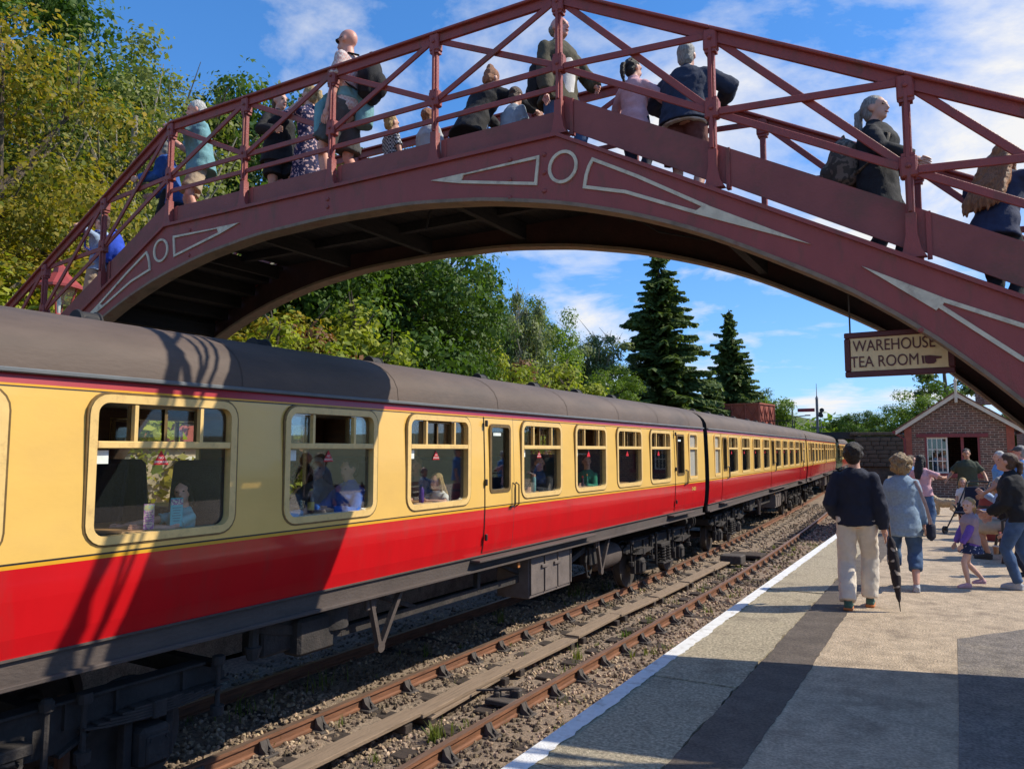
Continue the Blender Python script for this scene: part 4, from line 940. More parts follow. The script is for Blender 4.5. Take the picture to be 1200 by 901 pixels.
# ------------------------------------------------------------------ trees
import numpy as np
def leaf_mesh(name, C, Rr, per, size, m, seed, flat=.35, up=.25, vary=.5, bias=None, asp=.62, core=.55):
    """leaves scattered through clumps: C centres (n,3), Rr radii (n,) -> one mesh of small folded quads"""
    g = np.random.default_rng(seed); C = np.asarray(C, float); Rr = np.asarray(Rr, float); n = len(C) * per
    ci = np.repeat(np.arange(len(C)), per)
    d = g.normal(size=(n, 3)); d /= np.linalg.norm(d, axis=1)[:, None]
    rad = Rr[ci] * (core + (1 - core) * g.random(n)) * (1 + .18 * g.normal(size=n))
    P = C[ci] + d * rad[:, None] * np.array([1, 1, .72])
    nn = d * 1.0 + g.normal(size=(n, 3)) * .45 + np.array([0, 0, up + .1]); nn /= np.linalg.norm(nn, axis=1)[:, None]
    a = np.cross(nn, g.normal(size=(n, 3))); a /= np.linalg.norm(a, axis=1)[:, None] + 1e-9; b = np.cross(nn, a)
    s = size * (1 + vary * g.normal(size=n)).clip(.4, 2); s = s[:, None]
    V = np.empty((n, 4, 3)); fold = nn * s * .18
    V[:, 0] = P - a * s * .5; V[:, 1] = P - b * s * .5 * asp + fold * .6; V[:, 2] = P + a * s * .5; V[:, 3] = P + b * s * .5 * asp + fold * .6
    me = bpy.data.meshes.new(name); me.vertices.add(n * 4); me.vertices.foreach_set('co', V.ravel())
    me.loops.add(n * 4); me.loops.foreach_set('vertex_index', np.arange(n * 4, dtype=np.int32)); me.polygons.add(n)
    me.polygons.foreach_set('loop_start', np.arange(0, n * 4, 4, dtype=np.int32)); me.polygons.foreach_set('loop_total', np.full(n, 4, np.int32))
    cv = g.random(len(C))
    lv = (.55 * cv[ci] + .45 * g.random(n))
    if bias is not None: lv = lv * .5 + bias(P, C[ci], g)
    at = me.attributes.new('leafvar', 'FLOAT', 'POINT'); at.data.foreach_set('value', np.repeat(lv.clip(0, 1), 4).astype(np.float32))
    me.materials.append(m); me.update(); me.validate(); return me
M_bark = mat('bark_grey_brown', (.11, .085, .06), .95, .4, 5, .9, 14, stretch=(3, 3, .6)); M_barkp = mat('bark_pale', (.26, .23, .18), .9, .35, 4, .6, 14, stretch=(2, 2, 1))
def tree_parts(kind, h, spread, seed, m, leaf=.17, ncl=90, per=150, trunk_h=.25, bark=None, lean=0, clr=(.55, 1.15), low=.18, bias=None, bare=0, core=.55):
    """returns (trunk mesh, crown mesh) for a broadleaf tree of height h and crown radius spread"""
    r = random.Random(seed); tb = MB(); tr = h * .022 + .04
    top = Vector((lean * h, 0, h * .8)); tp = [Vector((0, 0, -.5)), Vector((.02 * h, .01 * h, h * .15)), Vector((lean * h * .4 - .015 * h, 0, h * .4)), top]
    tb.tube(tp, [tr * 1.35, tr, tr * .7, tr * .18], 9)
    C = []; Rr = []
    zc = h * (low + (1 - low) / 2); zr = h * (1 - low) / 2
    while len(C) < ncl:
        d = Vector((r.gauss(0, 1), r.gauss(0, 1), r.gauss(0, 1))).normalized(); q = r.random() ** .38
        z = zc + d.z * zr * q * .92; k = (z - h * low) / (h * (1 - low))
        wid = spread * (1.0 if kind != 'cone' else (1.15 - k)) * (.8 + .4 * mnoise.noise(Vector((d.x * 1.7, d.y * 1.7, d.z * 1.7 + seed))))
        p = Vector((d.x * wid * q * .9 + lean * z, d.y * wid * q * .9, z))
        C.append(p); Rr.append(r.uniform(*clr) * spread * .22)
    for i in range(0, len(C), max(1, len(C) // 26)):
        p = C[i]; z0 = max(h * trunk_h * .7, p.z - r.uniform(.2, .45) * h); f = min(1, z0 / (h * .8)); s0 = Vector((lean * z0, 0, z0)); md = (s0 + p) / 2 + Vector((r.uniform(-.1, .1), r.uniform(-.1, .1), .06)) * h * .3
        e = p + (p - s0).normalized() * bare
        tb.tube([s0, md, e], [tr * .45 * (1 - f * .5), tr * .26, .012], 6)
        if bare:
            for q in range(4): tb.tube([md.lerp(e, .3 + .15 * q), md.lerp(e, .5 + .15 * q) + Vector((r.uniform(-1, 1), r.uniform(-1, 1), r.uniform(.1, 1.1))) * h * .09], [.03, .008], 5)
    tm = tb.mesh('trunk', bark or M_bark, 50)
    cm = leaf_mesh('crown', C, Rr, int(per * 2.0), leaf * .62, m, seed, bias=bias, core=core)
    return tm, cm
def plant(name, label, parts, loc, sc=1, rz=0, group='trees along the railway', cat='tree'):
    t = thing(name, label, cat, (loc[0], loc[1], loc[2] if len(loc) > 2 else hill(loc[0], loc[1])), rz, group); t.scale = (sc if not isinstance(sc, tuple) else 1,) * 3
    if isinstance(sc, tuple): t.scale = sc
    link('trunk', parts[0], t); link('crown', parts[1], t); return t
L_dark = leafmat('leaf_dark_green', (.030, .070, .012), (.12, .20, .030), .36); L_mid = leafmat('leaf_mid_green', (.07, .13, .02), (.22, .31, .045), .4)
L_olive = leafmat('leaf_olive', (.13, .165, .04), (.32, .34, .10), .4); L_yel = leafmat('leaf_yellow_green', (.16, .22, .03), (.44, .44, .06), .42)
L_aut = leafmat('leaf_autumn', (.095, .165, .026), (.56, .34, .028), .42); L_pale = leafmat('leaf_pale_willow', (.15, .19, .08), (.32, .35, .18), .38); L_rust = leafmat('leaf_rust', (.16, .07, .03), (.32, .15, .06), .35)
L_con = leafmat('needle_dark', (.04, .075, .026), (.17, .23, .065), .32)
outer = lambda P, C, g: .58 * ((P[:, 2] - P[:, 2].min()) / (np.ptp(P[:, 2]) + 1e-6)) ** 1.2 * g.random(len(P)) ** 1.8
def build_trees():
    oak = tree_parts('round', 14, 5.6, 1, L_dark, .26, 150, 170, core=.5, low=.10)
    oak2 = tree_parts('round', 12, 5.2, 2, L_dark, .25, 150, 170, low=.06)
    green = tree_parts('round', 12, 4.6, 3, L_mid, .24, 110, 150, low=.1)
    aut = tree_parts('round', 13, 5.0, 4, L_aut, .17, 120, 190, low=.08, bias=outer, bare=.6, core=.6)
    ash = tree_parts('round', 14, 3.6, 5, L_olive, .17, 95, 130, low=.12, bark=M_barkp, bare=1.0, core=.35, clr=(.7, 1.3))
    olive = tree_parts('round', 11, 3.8, 6, L_olive, .2, 100, 150, low=.1, bare=.6)
    pale = tree_parts('round', 10, 4.2, 7, L_pale, .24, 70, 130, low=.08, bark=M_barkp, bare=.7, core=.3)
    shrub = tree_parts('round', 3.6, 2.2, 8, L_yel, .13, 60, 160, low=.02, core=.4, bare=.2)
    shrubr = tree_parts('round', 4.2, 1.8, 9, L_rust, .16, 45, 130, low=.05, bare=.3)
    shruba = tree_parts('round', 4.5, 2.6, 10, L_aut, .15, 70, 170, low=.02, bias=outer, bare=.4)
    def z(x, y): return hill(x, y)
    def P(nm, lb, pr, x, y, top, hh, w=1, rz=0, **k):
        b = z(x, y) - .2; s = (top - b) / hh; return plant(nm, lb, pr, (x, y, b), (s * w, s * w, s), rz, **k)
    P('autumn_maple', 'tall maple with yellow and orange leaves at the far left', aut, -20.0, 8.6, 11.6, 13, .95)
    P('autumn_maple', 'smaller yellowing maple low on the left bank behind the lamp post', aut, -19.2, 6.2, 6.0, 13, 1.5, 2)
    P('tall_oak', 'tall dark green tree rising behind the autumn maple', oak, -27.5, 14.0, 17.0, 14, .95, 1)
    P('ash_tree', 'olive green ash with pale trunk and bare twigs left of the footbridge', ash, -20.6, 13.2, 13.0, 14, 1.05)
    P('ash_tree', 'thin olive tree between the ash and the dark trees', ash, -25.2, 16.4, 15.5, 14, 1.1, 2.2)
    P('olive_tree', 'yellowish olive tree rising behind the man in teal', olive, -24.2, 18.0, 13.2, 11, 1.0)
    P('broad_oak', 'dark green tree behind the people at the left end of the bridge', oak2, -23.0, 21.0, 15.6, 12, .78, .5)
    P('broad_oak', 'dark green tree behind the man in sunglasses', oak2, -24.6, 28.0, 16.2, 12, .72, 3)
    P('sycamore_tree', 'big dark green sycamore seen through the left of the arch', oak, -21.0, 27.8, 12.2, 14, .86, 2)
    P('sycamore_tree', 'dark green sycamore seen close to the left foot of the arch', oak2, -21.2, 24.2, 11.5, 12, 1.05, 4)
    P('pale_birch', 'pale grey green birch right of the big sycamore', pale, -24.0, 42.0, 11.4, 10, .62)
    P('green_tree', 'mid green tree sloping down behind the train roof', green, -25.2, 47, 11.2, 12, .95, 1)
    P('green_tree', 'mid green tree tucked behind the pale birch', green, -30.5, 51, 12.0, 12, .9, 3)
    P('pale_willow', 'pale silvery willow left of the tall spruce', pale, -24.6, 57, 10.6, 10, 1.1, 2)
    P('green_tree', 'rounded green tree left of the willow', green, -22.5, 53, 6.6, 12, 1.25, 5)
    P('lime_tree', 'bright green tree behind the water tank', tree_parts('round', 9, 4.4, 12, L_mid, .28, 80, 120, low=.05), -16.6, 80.5, 6.2, 9, 1.0)
    P('green_tree', 'dark tree standing behind the smaller spruce', oak2, -22.5, 92, 9.5, 12, .9, 1)
    P('green_tree', 'round tree beyond the signal', oak2, -10.2, 99, 5.2, 12, 1.2, 2)
    P('green_tree', 'leafy tree above the road bridge left of the hut', green, -3.6, 66, 3.6, 12, 1.5, 2)
    P('green_tree', 'taller leafy tree just left of the hut roof', green, -1.6, 64.5, 5.2, 12, 1.25, 4)
    P('green_tree', 'leafy tree behind the right of the hut', oak2, 3.6, 52, 2.8, 12, 1.5, 1)
    P('bare_tree', 'nearly bare tree poking up beside the willow', (pale[0], leaf_mesh('crown', [(0, 0, 7.5), (1, 1, 8), (-1, 0, 8.5), (.5, -1, 9)], [.8] * 4, 40, .2, L_olive, 3)), -27.4, 55, 11.2, 10, .8, 1)
    sh = 'shrubs on the bank beyond the train'
    for i, (pr, x, y, top, hh, w, lb) in enumerate((
        (shrub, -16.9, 15.6, 3.6, 3.6, 1.0, 'yellow green shrub seen under the left of the arch'), (shrub, -18.4, 19.6, 4.9, 3.6, 1.0, 'taller yellow green shrub under the arch beside the dark sycamore'),
        (shrub, -20.6, 32, 5.8, 3.6, .9, 'yellow green shrub under the right side of the sycamore'), (shrubr, -19.8, 34.6, 5.2, 4.2, .8, 'rust coloured shrub right of the sycamore'),
        (shruba, -17.9, 9.6, 5.2, 4.5, 1.1, 'orange tinged shrub behind the lamp post'), (shruba, -19.0, 12.0, 5.0, 4.5, 1.0, 'yellowing shrub behind the bridge stairs'), (shrub, -17.6, 7.6, 3.8, 3.6, 1.3, 'leafy yellow shrub left of the lamp post'),
        (shruba, -20.5, 16.4, 5.6, 4.5, 1.0, 'leafy autumn shrub behind the couple at the left rail'), (shrub, -19.5, 41, 5.0, 3.6, 1.3, 'green shrub beyond the rust coloured one'), (shrubr, -17.8, 17.2, 4.4, 4.2, .8, 'reddish shrub at the left foot of the arch'))):
        P('leafy_shrub', lb, pr, x, y, top, hh, w, i * 1.3, group=sh, cat='shrub')
    # dense woodland higher up the bank that reads as one mass
    g = np.random.default_rng(5); C = []; Rr = []
    for i in range(420):
        y = g.uniform(-4, 72); x = -27 - g.random() ** 1.3 * 22 + bend(y); C.append((x, y, hill(x, y) + g.uniform(.5, 7.5))); Rr.append(g.uniform(1.2, 2.3))
    for i in range(160):
        y = g.uniform(-2, 50); x = -19.0 - g.random() * 7 + bend(y); C.append((x, y, hill(x, y) + g.uniform(.2, 1.7))); Rr.append(g.uniform(.7, 1.2))
    o = link('woodland', leaf_mesh('woodland', C, Rr, 130, .30, L_mid, 77, core=.3)); stuff(o); o['label'] = 'dense green undergrowth and woodland covering the bank'; o['category'] = 'woodland'
    # far hedge line on the horizon
    C = [(g.uniform(-60, 60), g.uniform(120, 160), 2 + g.uniform(-2, 2.5)) for i in range(220)]
    o = link('distant_woodland', leaf_mesh('distant_woodland', C, [3.0] * 220, 60, .8, L_mid, 78, core=.3)); stuff(o); o['label'] = 'distant line of trees along the horizon'; o['category'] = 'woodland'
build_trees()
def conifer(h, wid, seed, gap=0.0):
    r = random.Random(seed); tb = MB(); tb.tube([(0, 0, -.5), (0, 0, h * .5), (0, 0, h)], [h * .017 + .05, h * .011, .02], 8); C = []; V = []; lv = []
    g = np.random.default_rng(seed); z = h * .10; k = 0
    quads = []
    while z < h * .985:
        t = z / h; L_ = wid * (1 - t) ** .78 * 1.0; nb = 8 if t < .8 else 5
        for b in range(nb):
            if r.random() < gap: continue
            a = 2 * PI * b / nb + k * .7 + r.uniform(-.25, .25); ln = L_ * r.uniform(.35, 1.3) + .15; dr = Vector((math.cos(a), math.sin(a), 0)); perp = Vector((-dr.y, dr.x, 0))
            tip = dr * ln + Vector((0, 0, z - ln * .34 * (1 - t) + ln * .10 + r.uniform(-.55, .45))); base = Vector((0, 0, z + .1)); tb.tube([base, base.lerp(tip, .5) - Vector((0, 0, .04 * ln)), tip], [.045 * (1 - t) + .012, .025 * (1 - t) + .008, .005], 4)
            m = max(6, int(ln * 22))
            for q in range(m):
                f = (q + r.random()) / m; f = .12 + .88 * f; p = base.lerp(tip, f); w = (.20 + .34 * (1 - f)) * (.5 + .24 * ln)
                for sd in (-1, 1):
                    e = p + perp * sd * w * r.uniform(.6, 1.2) + dr * w * .45 + Vector((0, 0, -w * r.uniform(.2, 1.3)))
                    d = (e - p); wv = d.cross(Vector((r.uniform(-.4, .4), r.uniform(-.4, .4), 1))).normalized() * (.12 + .035 * ln) * r.uniform(.7, 1.4)
                    quads.append((p - wv * .5, p + wv * .5, e + wv * .35, e - wv * .35)); lv.append(r.random() * .6 + .4 * f)
        z += (.29 - .12 * t) * max(.6, h / 18) * r.uniform(.8, 1.2); k += 1
    n = len(quads); me = bpy.data.meshes.new('crown'); me.from_pydata([tuple(p) for q in quads for p in q], [], [(4 * i, 4 * i + 1, 4 * i + 2, 4 * i + 3) for i in range(n)])
    at = me.attributes.new('leafvar', 'FLOAT', 'POINT'); at.data.foreach_set('value', np.repeat(np.array(lv, np.float32), 4)); me.materials.append(L_con)
    return tb.mesh('trunk', M_bark, 50), me
def build_conifers():
    a = conifer(20, 5.4, 31, .15); b = conifer(16, 4.0, 32, .05)
    bz = hill(-20.6, 59.5); plant('spruce_tree', 'tall dark spruce rising behind the middle of the train', a, (-20.6, 59.5, bz - .2), (17.6 - bz) / 20, 0, 'spruces behind the train')
    bz = hill(-19.6, 78); plant('spruce_tree', 'smaller pointed spruce right of the tall one', b, (-19.6, 78, bz - .2), (14.6 - bz) / 16, 1, 'spruces behind the train')
    bz = hill(-17.4, 60); plant('spruce_tree', 'low young spruce in front of the two tall spruces', b, (-18.4, 66, bz - .2), (7.2 - bz) / 16, 2, 'spruces behind the train')
    r = random.Random(8); tb = MB(); tb.tube([(0, 0, -.5), (.2, 0, 6), (0, .1, 10.5)], [.28, .2, .08], 8); C = []; R_ = []
    for i in range(13):
        aa = r.uniform(0, 6.28); ln = r.uniform(1, 3); zz = r.uniform(7.0, 11); p = Vector((math.cos(aa) * ln, math.sin(aa) * ln, zz)); C.append(p); R_.append(r.uniform(.6, 1.0)); tb.tube([(0, 0, zz - .8), p], [.08, .03], 5)
    plant('scots_pine', 'dark layered pine behind the hut roof finial', (tb.mesh('trunk', M_bark, 50), leaf_mesh('crown', C, R_, 220, .28, L_con, 9, core=.2)), (-.6, 69, ZG), 1.0, 0)
build_conifers()
# ------------------------------------------------------------------ people
SKIN = {}
def skinmat(k='light'):
    c = {'light': (.62, .34, .24), 'pink': (.64, .30, .22), 'tan': (.46, .24, .15), 'pale': (.68, .42, .32)}[k]
    return mat('skin_' + k, c, .5, .08, 20, .1, 200)
def cloth(name, c, var=.12, scale=14, **k): return mat('cloth_' + name, c, .88, var, scale, .35, 140, **k)
def pattern_cloth(name, base, spot, scale=26, thr=.62, kind='spots'):
    key = 'cloth_' + name
    if key in MATS: return MATS[key]
    m = mat(key, base, .85, .1, 10, .3, 120); nt = m.node_tree; N = nt.nodes; L = nt.links; b = N['Principled BSDF']; src = b.inputs['Base Color'].links[0].from_socket
    tc = N.new('ShaderNodeTexCoord')
    if kind == 'spots':
        v = N.new('ShaderNodeTexNoise'); v.inputs['Scale'].default_value = scale; v.inputs['Detail'].default_value = 1; L.new(tc.outputs['Object'], v.inputs['Vector']); o = v.outputs[0]
    else:
        v = N.new('ShaderNodeTexChecker'); v.inputs['Scale'].default_value = scale; L.new(tc.outputs['Object'], v.inputs['Vector']); o = v.outputs['Fac']
    r = N.new('ShaderNodeMapRange'); r.inputs[1].default_value = thr; r.inputs[2].default_value = thr + .03; L.new(o, r.inputs[0])
    mx = N.new('ShaderNodeMix'); mx.data_type = 'RGBA'; mx.inputs[7].default_value = (*spot, 1); L.new(r.outputs[0], mx.inputs[0]); L.new(src, mx.inputs[6]); L.new(mx.outputs[2], b.inputs['Base Color']); return m
def hairmat(name, c): return mat('hair_' + name, c, .55, .45, 30, .8, 90, stretch=(3, 3, .5))
_fold = bpy.data.textures.new('cloth_folds', 'CLOUDS'); _fold.noise_scale = .075; _fold.noise_depth = 2
_curl = bpy.data.textures.new('hair_curls', 'CLOUDS'); _curl.noise_scale = .03; _curl.noise_depth = 2
TMP = bpy.data.scenes.new('workbench')
def remesh(mb, name, m, vox, parent, smooth=4, disp=0, tex=None, dec=.5):
    """fuse overlapping closed shells into one continuous skin"""
    me = mb.mesh(name, m, 0, False); o = bpy.data.objects.new(name, me); TMP.collection.objects.link(o)
    a = o.modifiers.new('r', 'REMESH'); a.mode = 'VOXEL'; a.voxel_size = vox
    a = o.modifiers.new('s', 'SMOOTH'); a.factor = .5; a.iterations = smooth
    if disp:
        a = o.modifiers.new('d', 'DISPLACE'); a.texture = tex or _fold; a.strength = disp; a.mid_level = .5; a.texture_coords = 'LOCAL'
    if dec < 1: a = o.modifiers.new('c', 'DECIMATE'); a.ratio = dec
    TMP.view_layers[0].update(); dg = TMP.view_layers[0].depsgraph; ne = bpy.data.meshes.new_from_object(o.evaluated_get(dg)); ne.name = name
    bpy.data.objects.remove(o); bpy.data.meshes.remove(me)
    ne.materials.clear(); ne.materials.append(m); ne.polygons.foreach_set('use_smooth', [True] * len(ne.polygons)); ne.polygons.foreach_set('material_index', [0] * len(ne.polygons))
    return link(name, ne, parent)
def ik(a, t, l1, l2, hint):
    a = Vector(a); t = Vector(t); d = t - a; L_ = min(d.length, (l1 + l2) * .999); d = d.normalized(); h = Vector(hint); h = h - d * h.dot(d); h = h.normalized() if h.length > 1e-5 else Vector((0, -1, 0))
    x = (l1 * l1 - l2 * l2 + L_ * L_) / (2 * L_); y = math.sqrt(max(0, l1 * l1 - x * x)); return a + d * x + h * y, a + d * L_
def rv(v, q): return q @ Vector(v)
def person(label, loc, rz, h=1.72, female=False, build=1.0, lean=0, side=0, twist=0, head=(0, 0, 0), hands=None, elbows=None, feet=None, sit=None, skin='light',
           top=None, top_m=None, sleeve=2, hem=-.10, loose=.016, jacket=None, bottom='trousers', bottom_m=None, blen=2, flare=0, shoe_m=None, hair='short', hair_m=None, glasses=False, group=None, vox=.0125, extra=None, face=True, cat='person', hands_build=True):
    """a posed figure; local frame faces +y, feet at z=0"""
    s = h / 1.715; t = thing('person', label, cat, loc, rz, group)
    kid = max(0, (1.45 - h) / .6)          # children: bigger head, shorter legs
    leg = .93 - .10 * kid; hs = (1 + .42 * kid)
    P0 = Vector((0, 0, leg)) if sit is None else Vector((0, 0, sit / s))
    Q = Matrix.Rotation(math.radians(twist), 3, 'Z') @ Matrix.Rotation(math.radians(side), 3, 'Y') @ Matrix.Rotation(math.radians(-lean), 3, 'X')
    tl = .52 - .02 * kid
    def T(x, y, z): return P0 + Q @ Vector((x, y, z * tl / .52))
    sw = (.150 if female else .172) * (1 - .1 * kid) * (.9 + .1 * build); hw = .092
    W = [(-.11, .125, .10, 0), (-.04, .158, .112, -.005), (.03, .158, .112, -.005), (.12, .128 if female else .148, .098, 0), (.22, .138 if female else .155, .104, .005), (.33, .155 if female else .172, .118 if female else .112, .01), (.41, .142 if female else .160, .098, -.005), (.465, .100, .074, -.012), (.51, .060, .060, -.012)]
    bx = build; 
    def torso(off, z0=-.11, z1=.51, belly=0):
        R_ = []
        for z, rx, ry, dy in W:
            if z0 - 1e-6 <= z <= z1 + 1e-6:
                f = bx if z < .36 else 1 + (bx - 1) * .4; R_.append((T(0, dy + (belly * max(0, 1 - abs(z - .12) / .2)), z) * s, (rx * f + off) * s, (ry * f + off + belly * .5 * max(0, 1 - abs(z - .12) / .2)) * s))
        return R_
    xr = Q @ Vector((1, 0, 0))
    def loft(mb, R_): mb.tube([r[0] for r in R_], [(r[1], r[2]) for r in R_], 20, ref=tuple(xr))
    nb = T(0, -.012, .50); hd = Q @ Vector((0, 0, 1)); hq = Q @ Matrix.Rotation(math.radians(head[0]), 3, 'Z') @ Matrix.Rotation(math.radians(-head[1]), 3, 'X') @ Matrix.Rotation(math.radians(head[2]), 3, 'Y')
    if head[1] or True:
        up = Vector((0, 0, 1)); hd2 = (hd * .5 + up * .5).normalized()
    hc = nb + hd2 * (.083 + .055 * hs) + Vector((hd.x, hd.y, 0)) * .02 + (Q @ Vector((0, .02, 0)))
    H = lambda x, y, z: (hc + hq @ (Vector((x, y, z)) * hs)) * s
    # limbs
    U_, Fa = .285 * (1 - .12 * kid), .255 * (1 - .12 * kid); Th, Sh = leg * .475, leg * .455
    arms = []
    for i, sg in enumerate((-1, 1)):
        shd = T(sg * sw, -.012, .405); tg = (hands or (None, None))[i]
        if tg is None: tg = T(sg * (sw + .085 * (.8 + .2 * build)), .03, .405) + Vector((0, 0, -(U_ + Fa) * .985)) + (Q @ Vector((0, .06, 0)))
        else: tg = Vector(tg) / s
        hint = (elbows or (None, None))[i] or (sg * .35, -1, -.3)
        e, w = ik(shd, tg, U_, Fa, Q @ Vector(hint)); arms.append((shd * s, e * s, w * s))
    legs = []
    for i, sg in enumerate((-1, 1)):
        hp = P0 + Q.to_3x3() @ Vector((sg * hw * (.9 + .1 * build), 0, -.03)) if sit is None else P0 + Vector((sg * hw, .02, -.01))
        ft = (feet or (None, None))[i]
        ft = Vector((sg * .10, .0, 0)) if ft is None else Vector(ft) / s
        an = ft + Vector((0, -.03, .085)); k, an2 = ik(hp, an, Th, Sh, (sg * .12, 1, .15)); legs.append((hp * s, k * s, an2 * s, (an2 + Vector((0, .03, -.085))) * s))
    body = MB(); loft(body, torso(-.006))
    body.tube([nb * s - hd * .03 * s, (nb + (hc - nb) * .55) * s, H(0, -.015, -.05)], [.062 * s, .052 * s * (1 + .1 * kid), .052 * s * hs], 12)
    # head: skull, jaw, nose, ears, brow
    body.sphere(H(0, -.008, .028), tuple(Vector((.076, .096, .092)) * hs * s), 18, 12, hq); body.sphere(H(0, .022, -.045), tuple(Vector((.058, .066, .072)) * hs * s), 16, 10, hq); body.sphere(H(0, .058, -.088), tuple(Vector((.03, .026, .024)) * hs * s), 10, 8, hq)
    body.tube([H(0, .083, .022), H(0, .099, -.012), H(0, .108, -.030), H(0, .084, -.042)], [.011 * hs * s, .013 * hs * s, .017 * hs * s, .012 * hs * s], 8)
    for sg in (-1, 1): body.sphere(H(sg * .080, -.008, -.002), tuple(Vector((.011, .022, .034)) * hs * s), 8, 8, hq)
    body.tube([H(-.045, .082, .030), H(0, .092, .028), H(.045, .082, .030)], .011 * hs * s, 6)
    fat = .9 + .1 * build; fe = .88 if female else 1
    for (a, e, w) in arms:
        body.tube([a, a.lerp(e, .5), e, e.lerp(w, .4), w], [.050 * s * fat * fe, .047 * s * fat * fe, .039 * s * fe, .040 * s * fe, .026 * s * fe], 12)
    for (hp, k, an, gr) in legs:
        body.tube([hp, hp.lerp(k, .5), k, k.lerp(an, .35), an], [.082 * s * fat, .074 * s * fat, .052 * s, .055 * s, .034 * s], 12)
        d = Vector((0, 1, 0)); body.tube([an - d * .03 * s - Vector((0, 0, .04 * s)), an + d * .06 * s - Vector((0, 0, .045 * s)), an + d * .15 * s - Vector((0, 0, .06 * s))], [.032 * s, .036 * s, .028 * s], 10)
    # palms
    if hands_build:
        for i, (a, e, w) in enumerate(arms):
            d = (w - e).normalized(); body.sphere(w + d * .045 * s, tuple(Vector((.020, .036, .052)) * s * (.9 if female else 1)), 10, 8, Vector((0, 0, 1)).rotation_difference(d).to_matrix())
    bo = remesh(body, 'body', skinmat(skin), vox * (s if s < 1 else 1), t, 3, dec=.45)
    if hands_build:   # fingers: five short bent chains rooted in each palm
        fb = MB()
        for i, (a, e, w) in enumerate(arms):
            d = (w - e).normalized(); sg = (-1, 1)[i]; sd = d.cross(Q @ Vector((1, 0, 0))); sd = sd.normalized() if sd.length > .2 else Vector((0, 1, 0)); nrm = d.cross(sd) * (-sg if True else 1)
            curl = (Q @ Vector((-sg, 0, 0))) * .5 + Vector((0, 0, -.2))
            for j in range(4):
                b = w + (d * .085 + sd * (.027 - .018 * j)) * s; L1 = (.032, .037, .034, .026)[j]; m1 = b + (d * L1 + curl * .006) * s; m2 = m1 + (d * .022 + curl * .022) * s; fb.tube([b - d * .02 * s, b, m1, m2], [.0092 * s, .0092 * s, .0085 * s, .006 * s], 6)
            b = w + (d * .035 + sd * .030) * s; fb.tube([b - sd * .012 * s, b + (d * .03 + sd * .018) * s, b + (d * .055 + sd * .012 + curl * .02) * s], [.011 * s, .010 * s, .007 * s], 6)
        fm = fb.mesh('fingers', skinmat(skin), 60); bm = bmesh.new(); bm.from_mesh(bo.data); bm.from_mesh(fm); bm.to_mesh(bo.data); bm.free(); bpy.data.meshes.remove(fm)
        bo.data.polygons.foreach_set('use_smooth', [True] * len(bo.data.polygons))
    if face:
        ek = 'eye'; em = EYE
        for sg in (-1, 1):
            o = link('eye', em, t); o.location = H(sg * .031, .081, .010); o.scale = (hs * s,) * 3; o.rotation_euler = (hq).to_euler()
        mo = link('mouth', MOUTH, t); mo.location = H(0, .089, -.060); mo.scale = (hs * s,) * 3; mo.rotation_euler = hq.to_euler()
    if glasses:
        g = MB()
        for sg in (-1, 1): g.sphere(H(sg * .034, .094, .012), tuple(Vector((.030, .010, .022)) * hs * s), 10, 8, hq); g.tube([H(sg * .06, .088, .016), H(sg * .083, .0, .018)], .004 * s, 5)
        g.tube([H(-.02, .1, .016), H(.02, .1, .016)], .004 * s, 5); g.build('sunglasses', mat('dark_lens', (.01, .012, .016), .1, .05), t)
    # hair
    if hair and hair != 'bald':
        hb = MB(); hm = hair_m; dz = .016; tx = None
        if hair != 'fringe':
            hb.sphere(H(0, -.026, .045), tuple(Vector((.086, .100, .092)) * hs * s), 16, 12, hq); hb.sphere(H(0, -.052, -.022), tuple(Vector((.079, .060, .082)) * hs * s), 14, 10, hq)
        if hair == 'fringe':      # receding: only sides and back
            hb.sphere(H(0, -.045, .005), tuple(Vector((.086, .072, .058)) * hs * s), 14, 10, hq)
        if hair in ('long', 'bob', 'wavy'):
            ln = {'long': .34, 'bob': .13, 'wavy': .46}[hair]; dn_ = lambda k: (Q @ Vector((0, -.16 * k, -k))) * s; hb.tube([H(0, -.05, .03), H(0, -.085, -.05), H(0, -.10, -.05) + dn_(ln * .5), H(0, -.115, -.05) + dn_(ln)], [(.085 * s * hs, .05 * s * hs), (.095 * s * hs, .05 * s * hs), ((.10 if hair != 'wavy' else .19) * s * hs, (.045 if hair != 'wavy' else .07) * s), ((.05 if hair != 'wavy' else .13) * s, .025 * s)], 14, ref=tuple(hq @ Vector((1, 0, 0))))
            if hair == 'wavy':
                for k in range(9):
                    u = (k - 4) / 4; j = .5 * math.sin(k * 2.3)
                    hb.tube([H(u * .07, -.07, .04), H(u * .12, -.13, -.06), H(u * .15, -.12, -.06) + dn_(ln * .4) + xr * .03 * j, H(u * .17, -.14, -.06) + dn_(ln * .8) - xr * .03 * j, H(u * .16, -.13, -.06) + dn_(ln * (1.05 + .12 * j))], [.03 * s, .042 * s, .04 * s, .032 * s, .008 * s], 8)
            for sg in (-1, 1): hb.tube([H(sg * .06, .01, .06), H(sg * .084, -.015, -.03), H(sg * .085, -.04, -.08) - Vector((0, 0, ln * .3 * s))], [.03 * s * hs, .026 * s * hs, .018 * s], 8)
        if hair == 'pony': hb.tube([H(0, -.10, .05), H(0, -.155, .03), H(0, -.17, -.07), H(.01, -.15, -.20)], [.024 * s, .036 * s, .036 * s, .012 * s], 10)
        if hair == 'bun': hb.sphere(H(0, -.085, .115), .046 * s * hs, 12, 8)
